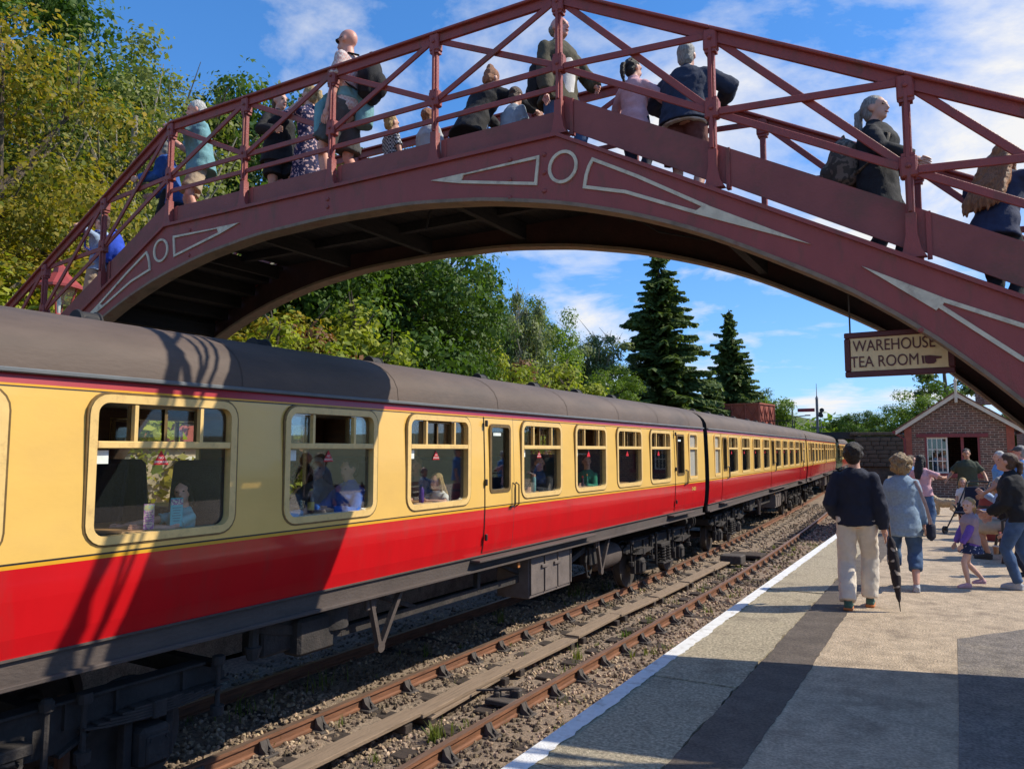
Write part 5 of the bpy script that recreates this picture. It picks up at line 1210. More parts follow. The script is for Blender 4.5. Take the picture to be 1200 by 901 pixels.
        if hair == 'thick':
            r = random.Random(6)
            for k in range(150):
                d = Vector((r.gauss(0, 1), r.gauss(-.3, 1), r.gauss(.25, 1))).normalized()
                if d.y > .45 and d.z < .35: continue
                hb.sphere(H(d.x * .088, -.02 + d.y * .098, .018 + d.z * (.098 if d.z > 0 else .085)), .019 * s * r.uniform(.7, 1.35), 6, 5)
            dz = .012; tx = _curl
        if hair == 'curly':
            r = random.Random(4); hb.sphere(H(0, -.035, .02), tuple(Vector((.11, .11, .115)) * s), 14, 10, hq)
            for k in range(110):
                d = Vector((r.gauss(0, 1), r.gauss(-.35, 1), r.gauss(.05, 1))).normalized()
                if d.y > .55: continue
                hb.sphere(H(d.x * .118, -.035 + d.y * .118, .01 + d.z * .125), .026 * s * r.uniform(.7, 1.3), 7, 5)
            dz = .02; tx = _curl
        remesh(hb, 'hair', hm, .010 * s, t, 2, dz, tx or _curl, .5)
    # top
    tm = top_m or cloth('plain_white', (.7, .7, .7))
    if top != 'none':
        for lay, (lm, lo, lh, ls) in enumerate([(tm, loose, hem, sleeve)] + ([jacket] if jacket else [])):
            c = MB(); R_ = torso(lo, -.04, .465)
            lowz = lh; b0 = R_[0]; k = len([0])
            dn = T(0, 0, lowz) * s; wf = 1 + (.06 if lowz < -.15 else .0); R_ = [(dn, (max(.165 * bx, .16) + lo + .012) * s * wf, (.118 * bx + lo + .012) * s * wf)] + R_
            R_.append((T(0, -.012, .505) * s, .072 * s, .066 * s)); 
            if jacket and lay == 1 or lo > .028: R_.append((T(0, -.012, .535) * s, .068 * s, .064 * s))
            loft(c, R_)
            for (a, e, w) in arms:
                q = ls; pts = [a + (xr * 0), a.lerp(e, .5)]; rr = [(.052 + lo * .55) * s * fat * fe, (.050 + lo * .8) * s * fat * fe]
                if q >= 1: pts += [e]; rr += [(.047 + lo) * s * fe]
                elif q > .5: pts += [a.lerp(e, q)]; rr += [(.055 + lo * 1.4) * s * fe]
                if q > 1: f = q - 1; pts += [e.lerp(w, .5 * f), e.lerp(w, f * .98)]; rr += [(.045 + lo) * s * fe, (.033 + lo * .8) * s * fe]
                c.tube(pts, rr, 12); c.sphere(a - Vector((0, 0, .006 * s)), (.054 + lo * .5) * s * fe, 12, 8)
            remesh(c, 'shirt' if lay == 0 else 'jacket', lm, .0135 * (s if s < 1 else 1), t, 3, .025 * s, None, .5)
    bm_ = bottom_m or cloth('plain_dark', (.04, .04, .045))
    c = MB()
    if bottom == 'skirt':
        zl = blen; loft(c, [(P0 * s + Vector((0, 0, .08 * s)), .150 * s, .115 * s), (P0 * s - Vector((0, 0, .05 * s)), .185 * s * build, .150 * s), ((P0 - Vector((0, 0, zl))) * s, (.20 + flare) * s, (.17 + flare) * s)])
    else:
        R_ = torso(.002, -.11, .06); loft(c, R_); lo = .012 + flare * .3
        for (hp, k, an, gr) in legs:
            pts = [hp + Vector((0, 0, .03 * s)), hp.lerp(k, .45)]; rr = [(.094 + lo * .6) * s * fat, (.082 + lo) * s * fat]
            if blen < 1: pts += [hp.lerp(k, blen)]; rr += [(.080 + lo + flare) * s * fat]
            else:
                pts += [k]; rr += [(.060 + lo + flare * .5) * s]; f = blen - 1
                if f > .02: pts += [k.lerp(an, f * .5), k.lerp(an, f)]; rr += [(.058 + lo + flare * .6) * s, (.042 + lo + flare) * s]
            c.tube(pts, rr, 14)
    remesh(c, {'skirt': 'skirt', 'trousers': 'trousers', 'shorts': 'shorts'}.get(bottom, 'trousers'), bm_, .0135 * (s if s < 1 else 1), t, 3, .026 * s, None, .5)
    if sit is None or True:
        for i, (hp, k, an, gr) in enumerate(legs):
            c = MB(); z0 = gr.z; c.tube([(gr.x, gr.y - .075 * s, z0 + .035 * s), (gr.x, gr.y - .02 * s, z0 + .050 * s), (gr.x, gr.y + .09 * s, z0 + .040 * s), (gr.x, gr.y + .165 * s, z0 + .026 * s)], [(.036 * s, .036 * s), (.043 * s, .052 * s), (.046 * s, .038 * s), (.030 * s, .020 * s)], 12, ref=(1, 0, 0)); c.sphere((gr.x, gr.y - .02 * s, z0 + .075 * s), .042 * s, 10, 8)
            c.box((gr.x, gr.y + .045 * s, z0 + .012 * s), (.085 * s, .25 * s, .024 * s), None, .01)
            remesh(c, 'shoe', shoe_m or cloth('shoe_dark', (.05, .045, .04)), .010 * s, t, 2, dec=.5)
    t['_'] = 0; del t['_']
    info = dict(t=t, s=s, T=lambda x, y, z: T(x, y, z) * s, H=H, arms=arms, legs=legs, Q=Q, hq=hq, hs=hs)
    if extra: extra(info)
    return info
EYE = MB().sphere((0, 0, 0), (.013, .007, .007), 8, 6).mesh('eye', mat('eye_dark', (.03, .022, .018), .25, .05), 60)
MOUTH = MB().tube([(-.024, -.004, 0), (-.01, .004, .001), (.01, .004, .001), (.024, -.004, 0)], [.003, .006, .006, .003], 6).mesh('mouth', mat('lips', (.36, .11, .10), .5, .05), 60)
def backpack(label, info, m, w=.30, h=.46, d=.17, strap=None, drop=0):
    """rucksack worn on the back; its own thing"""
    t = info['t']; s = info['s']; Q = info['Q']; R_ = Matrix.Rotation(t.rotation_euler.z, 3, 'Z')
    c = info['T'](0, -.125 - d / 2, .25 - drop); o = thing('backpack', label, 'backpack', Vector(t.location) + R_ @ c); o.rotation_euler = (R_ @ Q).to_euler()
    b = MB(); b.sphere((0, 0, -.02), (w / 2, d / 2, h / 2), 16, 12); b.box((0, .02, -.03), (w * .86, d * .8, h * .8), None, .05); b.sphere((0, -d * .35, -h * .15), (w * .36, d * .4, h * .26), 12, 8)
    remesh(b, 'pack_body', m, .014, o, 3, .012, None, .5)
    for sg in (-1, 1):
        k = MB(); k.tube([(sg * w * .25, d * .45, h * .40), (sg * w * .36, d * .5 + .09, h * .44), (sg * w * .42, d * .5 + .25, h * .26), (sg * w * .50, d * .5 + .22, -.02), (sg * w * .48, d * .4, -h * .34)], [(.022, .008)] * 5, 8, ref=(1, 0, 0)); k.build('strap', strap or m, o)
    mb = MB(); mb.tube([(-.05, .0, h * .46), (0, 0, h * .52), (.05, 0, h * .46)], .009, 6); mb.build('grab_loop', m, o); return o
# ------------------------------------------------------------------ who is where
def dk(X):
    d = abs(X - BX)
    if d < 2.62: return 2.626
    i = int((d - 2.62) / .28); xs_ = BX + (2.76 + .28 * i) * (1 if X > BX else -1); return gtop(xs_) - .05
R = math.radians
C_navy = cloth('navy', (.012, .016, .035)); C_black = cloth('black', (.014, .014, .016)); C_white = cloth('white', (.72, .70, .66), .06); C_offw = cloth('off_white', (.70, .62, .52), .08)
C_lblue = cloth('light_blue', (.30, .40, .55)); C_beige = cloth('beige', (.46, .35, .24)); C_teal = cloth('teal', (.16, .34, .37)); C_blue = cloth('royal_blue', (.03, .10, .34)); C_denim = cloth('denim', (.055, .11, .22), .3, 8)
C_grey = cloth('grey', (.18, .18, .19)); C_lgrey = cloth('light_grey', (.42, .43, .45)); C_dgrey = cloth('dark_grey', (.075, .072, .07)); C_olive = cloth('olive', (.075, .065, .038)); C_pink = cloth('pink', (.64, .36, .38)); C_brown = cloth('brown', (.14, .045, .035))
C_green = cloth('dark_green', (.04, .05, .03)); C_purple = cloth('purple', (.17, .09, .42)); C_cardi = cloth('cardigan_blue', (.26, .36, .46), .15, 40); C_red = cloth('red', (.4, .05, .05)); C_shoe = cloth('shoe_dark', (.05, .045, .04)); C_tan = cloth('shoe_tan', (.35, .23, .14))
C_floral = pattern_cloth('navy_floral', (.02, .02, .08), (.62, .42, .42), 30, .56); C_check = pattern_cloth('red_check', (.58, .36, .33), (.64, .56, .52), 40, .5, 'check'); C_zig = pattern_cloth('black_white_check', (.03, .03, .04), (.5, .52, .55), 45, .5, 'check'); C_dots = pattern_cloth('navy_dots', (.02, .035, .10), (.5, .5, .55), 34, .64)
C_camo = pattern_cloth('camouflage', (.07, .06, .045), (.19, .15, .11), 22, .5)
H_grey = hairmat('grey', (.30, .29, .27)); H_white = hairmat('white', (.58, .56, .52)); H_dark = hairmat('dark_brown', (.028, .018, .012)); H_blonde = hairmat('blonde', (.50, .33, .14)); H_brown = hairmat('brown', (.10, .055, .03)); H_aub = hairmat('auburn', (.42, .17, .06)); H_ging = hairmat('ginger', (.34, .13, .05)); H_curl = hairmat('curly_blonde', (.34, .235, .12)); H_black = hairmat('black', (.012, .010, .010))
GB = 'people on the footbridge'
def on_bridge(label, x, y, rz, **k): return person(label, (x, y, dk(x)), R(rz), group=GB, **k)
q = on_bridge('person in light blue top shading their eyes, coming down the left stairs', -10.02, 6.0, 112, h=1.6, female=True, build=1.1, top_m=C_lblue, sleeve=.6, bottom_m=C_beige, hair='short', hair_m=H_brown, hands=((-.06, .16, 1.46), (.30, .35, 1.18)), elbows=((-1, .4, -.2), None), shoe_m=C_tan, glasses=True, feet=((-.1, -.05, 0), (.1, .05, 0)))
backpack('bright blue backpack on the person shading their eyes', q, cloth('vivid_blue', (.02, .07, .50)), .34, .5, .2)
on_bridge('person in blue jacket bending over the left railing', -8.55, 6.02, 125, h=1.62, lean=14, top_m=C_blue, loose=.03, hem=-.2, bottom_m=C_black, hair='short', hair_m=H_grey, hands=((-.2, .33, 1.0), (.2, .30, .92)), head=(0, -25, 0))
on_bridge('white-haired man in teal shirt resting his arms on the handrail', -8.02, 6.02, 150, h=1.76, build=1.2, lean=6, skin='pink', top_m=C_teal, sleeve=.7, hem=-.14, loose=.03, bottom='shorts', bottom_m=C_beige, blen=.85, flare=.02, hair='short', hair_m=H_white, hands=((.12, .36, 1.40), (.44, .34, 1.38)), elbows=((-1, .2, -.8), (1, .2, -.8)), head=(-12, 0, 0))
on_bridge('woman in black jacket and shorts talking to the woman in the floral dress', -6.78, 6.15, -95, h=1.64, female=True, build=1.1, top_m=C_lgrey, sleeve=1.9, jacket=(C_black, .034, -.18, 2), bottom='shorts', bottom_m=C_black, blen=.75, flare=.02, hair='short', hair_m=H_brown, hands=((-.25, .1, .85), (.28, .28, 1.0)), feet=((-.1, .12, 0), (.1, -.1, 0)))
on_bridge('blonde woman in navy floral dress holding a hand to her mouth', -6.36, 6.22, 95, h=1.63, female=True, top_m=C_floral, sleeve=1.3, loose=.02, bottom='skirt', bottom_m=C_floral, blen=.62, flare=.05, hair='pony', hair_m=H_blonde, hands=((-.05, .14, 1.42), (.22, .12, .9)), elbows=((-.6, .1, -1), None))
q = on_bridge('bald man in sunglasses and check shirt with a teal jacket round his waist', -5.48, 5.90, 108, h=1.92, build=1.05, skin='pink', top_m=C_check, sleeve=.75, hem=-.04, loose=.02, bottom='shorts', bottom_m=C_dgrey, blen=.9, flare=.025, hair='bald', glasses=True, hands=((-.27, .10, .88), (.27, .02, .86)), feet=((-.1, .18, 0), (.1, -.15, 0)), shoe_m=C_shoe, head=(-10, 0, 0))
backpack('black backpack on the bald man in sunglasses', q, C_black, .33, .56, .24)
def tied(info):
    t = info['t']; s = info['s']; c = MB(); p = info['T'](0, 0, .06)
    c.tube([p + Vector((0, 0, -.05)), p + Vector((0, 0, .07))], [(.215, .175), (.20, .16)], 18, ref=(1, 0, 0))
    for sg in (-1, 1): c.tube([p + Vector((sg * .05, .17, .04)), p + Vector((sg * .13, .24, -.12)), p + Vector((sg * .17, .25, -.42))], [.05, .07, .045], 8)
    c.tube([p + Vector((.06, -.15, 0)), p + Vector((.05, -.18, -.30))], [.12, .1], 10)
    remesh(c, 'tied_jacket', C_teal, .014, t, 3, .02)
tied(q)
on_bridge('child in black and white checked top behind the bald man', -5.36, 6.5, -20, h=1.18, top_m=C_zig, sleeve=.7, bottom_m=C_blue, hair='short', hair_m=H_blonde, skin='light')
on_bridge('child in grey hooded top beside the second post from the apex', -5.02, 6.75, -12, h=1.27, build=1.25, top_m=C_lgrey, loose=.035, bottom_m=C_grey, hair='short', hair_m=H_ging, head=(0, -20, 0))
on_bridge('person in black hooded top with a ginger bun seen from behind', -4.33, 6.62, -18, h=1.63, female=True, build=1.15, lean=26, hands=((-.3, .62, 1.1), (.3, .62, 1.1)), top_m=C_black, hem=-.24, loose=.035, bottom_m=C_denim, hair='bun', hair_m=H_ging)
on_bridge('child in pale grey T-shirt half hidden behind the man in olive', -3.97, 6.75, -15, h=1.30, build=1.15, lean=14, top_m=cloth('pale_blue_grey', (.36, .42, .46)), sleeve=.7, bottom_m=C_denim, hair='short', hair_m=H_brown)
q = on_bridge('balding man in olive jacket and white T-shirt at the top of the bridge', -3.30, 6.62, -112, h=1.78, build=1.1, skin='pink', top_m=C_white, sleeve=1.9, jacket=(C_olive, .034, -.16, 2), bottom_m=C_denim, hair='fringe', hair_m=H_grey, hands=((-.30, .22, 1.02), (.28, .12, .82)), elbows=((-1, -.6, 0), None), head=(8, -8, 0), feet=((-.1, .15, 0), (.1, -.12, 0)))
def front(info):   # open jacket: pale shirt front
    t = info['t']; c = MB()
    c.tube([info['T'](0, .085, -.1), info['T'](0, .10, .15), info['T'](0, .09, .34), info['T'](0, .04, .46)], [(.10, .075), (.10, .08), (.09, .07), (.05, .04)], 12, ref=tuple(info['Q'] @ Vector((1, 0, 0)))); remesh(c, 'shirt_front', C_white, .014, t, 3, .012)
front(q)
backpack('big black rucksack on the man in the olive jacket', q, C_black, .36, .56, .26, drop=.06)
on_bridge('girl in pale pink hooded top with a dark ponytail', -2.66, 7.02, -8, h=1.42, female=True, top_m=C_pink, loose=.032, bottom_m=C_navy, blen=1.95, hair='pony', hair_m=H_dark, hands=((-.2, .28, 1.0), (.22, .28, 1.0)), head=(-25, 0, 0))
on_bridge('grey-haired man in navy jacket and brown shorts leaning on the far rail', -2.14, 7.0, -3, h=1.78, build=1.22, lean=10, top_m=C_white, hem=-.105, sleeve=1.5, loose=.012, jacket=(cloth('navy_jacket', (.02, .03, .06)), .040, -.09, 2), bottom='shorts', bottom_m=C_brown, blen=.9, flare=.03, hair='short', hair_m=H_grey, hands=((-.25, .40, 1.22), (.25, .40, 1.22)), elbows=((-1, -.4, -.3), (1, -.4, -.3)), head=(0, -15, 0))
q = on_bridge('grey-haired woman in long black jacket going down the right stairs', -.47, 6.95, -98, h=1.68, female=True, build=1.15, top_m=C_black, loose=.038, hem=-.30, bottom_m=C_black, hair='pony', hair_m=H_grey, hands=((-.22, .3, 1.0), (.16, .30, 1.0)), elbows=((-1, -.6, -.4), (1, -.6, -.4)), head=(-14, -6, 0), feet=((-.1, .14, -.0), (.1, -.1, 0)))
backpack('camouflage backpack on the woman in the black jacket', q, C_camo, .36, .50, .28, drop=.04)
on_bridge('woman with long auburn hair in navy T-shirt on the right stairs', .34, 6.9, -42, h=1.56, female=True, build=1.15, lean=16, top_m=cloth('navy_tee', (.03, .04, .085)), sleeve=.8, loose=.026, hem=-.14, bottom_m=C_black, hair='wavy', hair_m=H_aub, hands=((-.42, .38, 1.15), (.40, .40, 1.05)), elbows=((-1, 0, .2), (1, 0, .2)), head=(0, -18, 0))
GP = 'people on the platform'
def on_plat(label, x, y, rz, **k): return person(label, (x, y, ZP), R(rz), group=GP, **k)
p1 = on_plat('man in navy sweater and white trousers walking with a furled umbrella', -.97, 9.12, 3, h=1.80, build=.98, top_m=C_navy, loose=.026, hem=-.07, bottom_m=C_offw, flare=.02, blen=1.98, hair='thick', hair_m=H_dark, hands=((-.19, .13, .95), (.27, .03, .85)), elbows=((-.5, -1, 0), (.3, -1, 0)), feet=((-.10, -.14, 0), (.10, .16, 0)), shoe_m=cloth('green_trainer', (.06, .13, .10)), head=(-8, 0, 0), vox=.011)
def soles(info, m):
    for (hp, k, an, gr) in info['legs']:
        MB().box((gr.x, gr.y + .045, gr.z + .016), (.094, .275, .032), None, .012).build('sole', m, info['t'])
soles(p1, cloth('orange_sole', (.55, .17, .05)))
def umbrella():
    a = Vector((-.655, 9.16, -.80)); b = Vector((-.575, 9.10, -1.69)); t = thing('umbrella', 'black furled umbrella with cream stripe held by the man in navy', 'umbrella', b); d = a - b
    m = pattern_cloth('umbrella_fabric', (.02, .014, .018), (.5, .42, .34), 9, .60)
    P = lambda f, x=0: d * f + Vector((x, 0, 0))
    c = MB(); c.tube([P(.10), P(.14), P(.35), P(.60), P(.80), P(.86)], [.008, .022, .046, .058, .040, .014], 12); remesh(c, 'canopy', m, .009, t, 2, .014, _curl)
    c = MB(); c.tube([P(0), P(.12)], [.004, .008], 8); c.build('ferrule', M_metal, t)
    c = MB(); c.tube([P(.85), P(1.0), P(1.06), P(1.07) + Vector((0, .03, .01)), P(1.03) + Vector((0, .055, 0))], [.009, .013, .013, .012, .01], 8); c.build('handle', mat('umbrella_wood', (.12, .06, .03), .4), t)
umbrella()
p2 = on_plat('woman with curly blonde hair in pale blue cardigan and cropped jeans', -.60, 10.65, 4, h=1.66, female=True, build=1.08, top_m=C_cardi, loose=.026, hem=-.26, bottom_m=C_denim, blen=1.55, flare=.02, hair='curly', hair_m=H_curl, feet=((-.11, .10, 0), (.11, -.16, 0)), shoe_m=C_lgrey, skin='light', vox=.011)
def bag():
    t = thing('shoulder_bag', 'navy shoulder bag with striped strap on the curly-haired woman', 'bag', (-.30, 10.60, -.98)); m = C_navy
    c = MB(); c.box((0, 0, 0), (.10, .26, .22), None, .04); remesh(c, 'bag_body', m, .012, t, 3, .01)
    c = MB(); c.tube([(.0, -.11, .09), (-.03, -.14, .28), (-.10, -.12, .50), (-.15, -.04, .60), (-.14, .06, .58), (-.06, .13, .35), (0, .11, .09)], [(.018, .005)] * 7, 8, ref=(1, 0, 0)); c.build('strap', cloth('strap_stripe', (.42, .30, .26)), t)
bag()
on_plat('dark-haired woman in pink T-shirt and flared jeans outside the hut', -.62, 17.5, -25, h=1.62, female=True, build=1.2, top_m=C_pink, sleeve=.75, loose=.022, bottom_m=C_denim, flare=.045, hair='long', hair_m=H_black, hands=((-.25, .2, .95), (.34, .25, 1.15)), elbows=(None, (1, -.8, -.4)), skin='tan', feet=((-.13, .05, 0), (.13, -.1, 0)))
on_plat('brown-haired woman in blue top beyond the curly-haired woman', -.86, 18.9, -80, h=1.60, female=True, top_m=cloth('mid_blue', (.10, .22, .46)), sleeve=.9, bottom_m=C_denim, hair='long', hair_m=H_brown, hands=((-.1, .3, 1.1), (.1, .3, 1.05)))
on_plat('bearded man in dark green T-shirt standing in front of the hut window', .22, 21.6, 172, h=1.75, build=1.2, skin='tan', top_m=C_green, sleeve=.75, loose=.026, bottom_m=C_dgrey, hair='short', hair_m=H_dark, hands=((-.42, .12, .95), (.42, .15, .98)), head=(12, 0, 0))
on_plat('small blonde girl in white top beside the pushchair', .10, 18.7, 178, h=1.14, female=True, top_m=C_white, sleeve=.7, bottom='shorts', bottom_m=C_navy, blen=.8, hair='long', hair_m=H_blonde, head=(0, 5, 0))
on_plat('little girl in purple cardigan and spotted skirt looking round', .11, 11.2, 115, h=1.13, female=True, top_m=C_purple, loose=.03, jacket=(cloth('lilac_waistcoat', (.38, .28, .30)), .040, -.06, .5), bottom='skirt', bottom_m=C_dots, blen=.24, flare=.05, hair='pony', hair_m=H_blonde, head=(38, 0, 0), hands=((-.10, .16, .52), (.12, .14, .50)), feet=((-.07, .10, 0), (.07, -.14, .03)), shoe_m=C_pink, skin='pale')
GS = 'people sitting on the platform bench'
person('seated man in pale blue shirt with dark receding hair', (.64, 15.55, ZP), R(80), h=1.74, build=1.1, sit=.50, lean=-4, top_m=C_lblue, bottom='shorts', bottom_m=C_lgrey, blen=.95, flare=.02, feet=((-.14, .42, 0), (.14, .42, 0)), hands=((-.15, .35, .62), (.2, .3, .95)), hair='fringe', hair_m=H_brown, head=(40, 0, 0), group=GS)
person('seated grey-haired man in black shirt and pale shorts', (.72, 14.25, ZP), R(84), h=1.76, build=1.15, sit=.50, lean=14, top_m=C_black, sleeve=.75, bottom='shorts', bottom_m=C_beige, blen=.95, flare=.02, feet=((-.14, .36, 0), (.16, .40, 0)), hands=((-.05, .35, 1.02), (.2, .4, .70)), hair='short', hair_m=H_grey, skin='tan', head=(10, -6, 0), group=GS)
on_plat('woman with brown ponytail in black top looking down at the right edge', .66, 11.35, 72, h=1.70, female=True, build=1.15, lean=12, top_m=C_black, loose=.034, bottom_m=C_denim, hair='pony', hair_m=H_brown, hands=((-.12, .32, .92), (.10, .34, .88)), head=(8, -28, 0), feet=((-.12, .06, 0), (.12, -.12, 0)), shoe_m=C_lgrey)
def capx(info):
    c = MB(); H = info['H']; c.sphere(H(0, -.01, .055), (.094, .112, .075), 14, 10, info['hq']); c.tube([H(0, .07, .05), H(0, .16, .045)], [(.07, .012), (.05, .008)], 12, ref=tuple(info['hq'] @ Vector((1, 0, 0)))); remesh(c, 'cap', C_dgrey, .010, info['t'], 2)
on_plat('man in dark cap and blue shirt behind the seated men', 1.06, 17.6, 75, h=1.80, build=1.15, top_m=cloth('mid_blue', (.10, .22, .46)), sleeve=.75, bottom_m=C_beige, hair='short', hair_m=H_grey, skin='pink', extra=capx, head=(15, 0, 0))
on_plat('white-haired person in bright blue shirt behind the bench', .80, 19.6, 100, h=1.69, build=1.1, top_m=cloth('sky_blue', (.12, .30, .60)), bottom_m=C_beige, hair='short', hair_m=H_white)
on_plat('small child in dark spotted top at the right edge below the ponytailed woman', .74, 12.5, 80, h=1.0, top_m=C_dots, bottom_m=C_navy, hair='short', hair_m=H_brown, hands=((-.10, .22, .55), (.12, .22, .52)))
# ------------------------------------------------------------------ passengers
GT = 'passengers in the nearest coach'
def rider(label, x, y, rz, h=1.7, **k):
    k.setdefault('vox', .015); s = .50 if h > 1.4 else .46
    return person(label, (x, y, -1.29 - .06), R(rz), h=h, sit=s, group=GT, feet=((-.12, .36, .02), (.12, .36, .02)), hands=k.pop('hands', ((-.16, .40, .73), (.16, .42, .73))), **k)
rider('dark-haired child in turquoise top at the nearest train window', -5.72, 4.24, 172, h=1.40, female=True, top_m=cloth('turquoise', (.18, .50, .52)), sleeve=.6, bottom_m=C_denim, hair='bob', hair_m=H_black, head=(48, -8, 8))
rider('woman in bright blue jacket at the second train window', -5.74, 6.32, 178, female=True, build=1.1, top_m=cloth('bright_blue', (.02, .12, .50)), loose=.03, bottom_m=C_black, hair='short', hair_m=H_dark)
rider('older white-haired man beside the woman in blue on the train', -6.30, 6.42, 180, build=1.1, top_m=C_grey, loose=.03, bottom_m=C_black, hair='short', hair_m=H_white, head=(40, 0, 0))
rider('passenger in pale blue sleeves facing the woman in blue on the train', -5.72, 5.02, 0, top_m=C_lblue, bottom_m=C_black, hair='short', hair_m=H_black)
rider('blonde girl in white top leaning on the table at the third train window', -5.70, 8.02, 172, h=1.35, female=True, lean=14, top_m=C_white, sleeve=.8, bottom_m=C_denim, hair='long', hair_m=H_blonde, head=(0, -14, 0))
rider('older woman in cream top beside the blonde girl on the train', -6.24, 8.16, 178, female=True, build=1.1, top_m=C_beige, bottom_m=C_black, hair='short', hair_m=H_curl, head=(20, 0, 0))
rider('man in dark suit at the window beyond the middle door', -5.76, 10.78, 176, top_m=C_white, jacket=(C_black, .03, -.1, 2), bottom_m=C_black, hair='short', hair_m=H_dark, head=(45, 0, 0))
rider('woman in green top at the fifth train window', -5.76, 12.58, 178, female=True, top_m=cloth('emerald', (.02, .22, .12)), bottom_m=C_black, hair='short', hair_m=H_brown, head=(40, 0, 0))
# ------------------------------------------------------------------ small things
TZ = ZR + 2.222      # coach table top
def bottle(name, label, x, y, prof, m, cap=None, cm=None):
    t = thing(name, label, 'bottle' if 'bottle' in name else name.split('_')[-1], (x, y, TZ)); MB().lathe((0, 0, 0), prof, 14).build('vessel', m, t)
    if cap: MB().lathe((0, 0, 0), cap, 12).build('cap', cm, t)
    return t
M_beer = mat('brown_bottle', (.07, .03, .012), .15, .1); M_lab = mat('yellow_label', (.6, .45, .1), .6)
b = bottle('beer_bottle', 'brown bottle with yellow label on the table at the second train window', -5.60, 5.62, [(.03, 0), (.033, .02), (.033, .13), (.014, .18), (.013, .23)], M_beer, [(.015, .225), (.015, .24)], M_lab); MB().lathe((0, 0, 0), [(.0345, .03), (.0345, .11)], 14).build('label_band', M_lab, b)
bottle('drinking_glass', 'clear drinking glass beside the brown bottle on the train', -5.60, 5.50, [(.025, 0), (.034, .13), (.031, .13), (.023, .01)], glassmat('tumbler', (.85, .9, .9), 1.5))
bottle('drink_bottle', 'purple drink bottle on the table at the third train window', -5.58, 7.42, [(.03, 0), (.032, .02), (.032, .15), (.018, .18)], mat('purple_metal', (.10, .03, .25), .3), [(.018, .18), (.018, .21)], M_black)
bottle('drink_flask', 'pale green flask on the table beyond the middle door', -5.57, 10.22, [(.035, 0), (.037, .02), (.037, .2), (.03, .22)], mat('flask_green', (.2, .38, .36), .4), [(.031, .22), (.031, .26)], mat('flask_cap', (.6, .35, .25), .5))
bottle('sauce_bottle', 'small red-capped bottle on the table at the fifth train window', -5.57, 11.98, [(.025, 0), (.025, .11), (.012, .15)], mat('cola', (.05, .02, .02), .2), [(.014, .15), (.014, .18)], mat('cap_red', (.6, .05, .03), .5))
bottle('sauce_bottle', 'green bottle with orange cap on the table at the fifth train window', -5.57, 12.16, [(.025, 0), (.025, .13), (.011, .18)], mat('bottle_green', (.03, .18, .1), .2), [(.013, .18), (.013, .21)], mat('cap_orange', (.7, .25, .03), .5))
def menu(label, x, y, m, m2, w=.105, h=.235, lines=()):
    t = thing('menu_card', label, 'card', (x, y, TZ), R(-8)); MB().box((0, 0, h / 2), (.004, w, h)).build('card', m, t); MB().box((.0032, 0, h * .86), (.002, w - .006, h * .2)).build('card_header', m2, t)
    for k in range(6): MB().box((.0028, 0, h * (.66 - .09 * k)), (.0012, w * (.7 - .1 * (k % 3)), .005)).build('print_line', mat('card_print', (.05, .12, .15), .7), t)
menu('turquoise menu card standing against the nearest train window', -5.55, 4.06, mat('card_turquoise', (.09, .50, .55), .6), pattern_cloth('card_photo', (.3, .15, .3), (.6, .6, .5), 60, .5))
menu('pink patterned card standing at the left of the nearest train window', -5.56, 3.82, pattern_cloth('card_floral', (.55, .42, .40), (.35, .12, .35), 50, .5), pattern_cloth('card_top', (.5, .45, .2), (.3, .4, .3), 50, .5), .085, .2)
# ------------------------------------------------------------------ bench, cup, pushchair, dog
def bench():
    t = thing('platform_bench', 'maroon slatted bench with black iron ends under the seated men', 'bench', (.92, 14.95, ZP)); m = mat('bench_maroon', (.22, .045, .035), .6, .2, 5, stretch=(1, 6, 1))
    for k in range(4): MB().box((-.36 + .115 * k, 0, .43), (.095, 2.7, .035), None, .008).build('seat_slat', m, t)
    for k in range(3): MB().box((.10 + .03 * k, 0, .56 + .14 * k), (.03, 2.7, .10), Matrix.Rotation(R(12), 3, 'Y'), .008).build('back_slat', m, t)
    for y in (-1.25, 0, 1.25):
        c = MB(); c.tube([(-.38, y, 0), (-.34, y, .2), (-.36, y, .42)], .025, 8); c.tube([(.18, y, 0), (.06, y, .42), (.19, y, .95)], .025, 8); c.tube([(-.36, y, .405), (.07, y, .405)], .022, 8); c.tube([(-.36, y, .42), (-.36, y, .64), (-.28, y, .67), (.12, y, .66)], .02, 8); c.build('iron_end', M_black, t)
bench()
def cup():
    t = thing('paper_cup', 'brown paper coffee cup standing on the platform by the bench', 'cup', (.50, 14.9, ZP)); MB().lathe((0, 0, 0), [(.032, 0), (.045, .12)], 16).build('cup', mat('kraft_cup', (.42, .24, .12), .8), t); MB().lathe((0, 0, .12), [(.047, 0), (.047, .012), (.038, .02)], 16).build('lid', mat('cup_lid', (.7, .66, .6), .5), t)
cup()
def planter():
    t = thing('maroon_barrel', 'maroon tub standing behind the seated men near the hut', 'tub', (.62, 17.2, ZP)); m = mat('tub_maroon', (.22, .03, .03), .6, .2); MB().lathe((0, 0, 0), [(.26, 0), (.31, .3), (.31, .5), (.27, .8), (.25, .8), (.25, .74)], 16).build('tub', m, t); MB().lathe((0, 0, .15), [(.305, 0), (.312, .05)], 16).build('hoop', M_black, t); MB().lathe((0, 0, .60), [(.312, 0), (.30, .05)], 16).build('hoop', M_black, t)
planter()
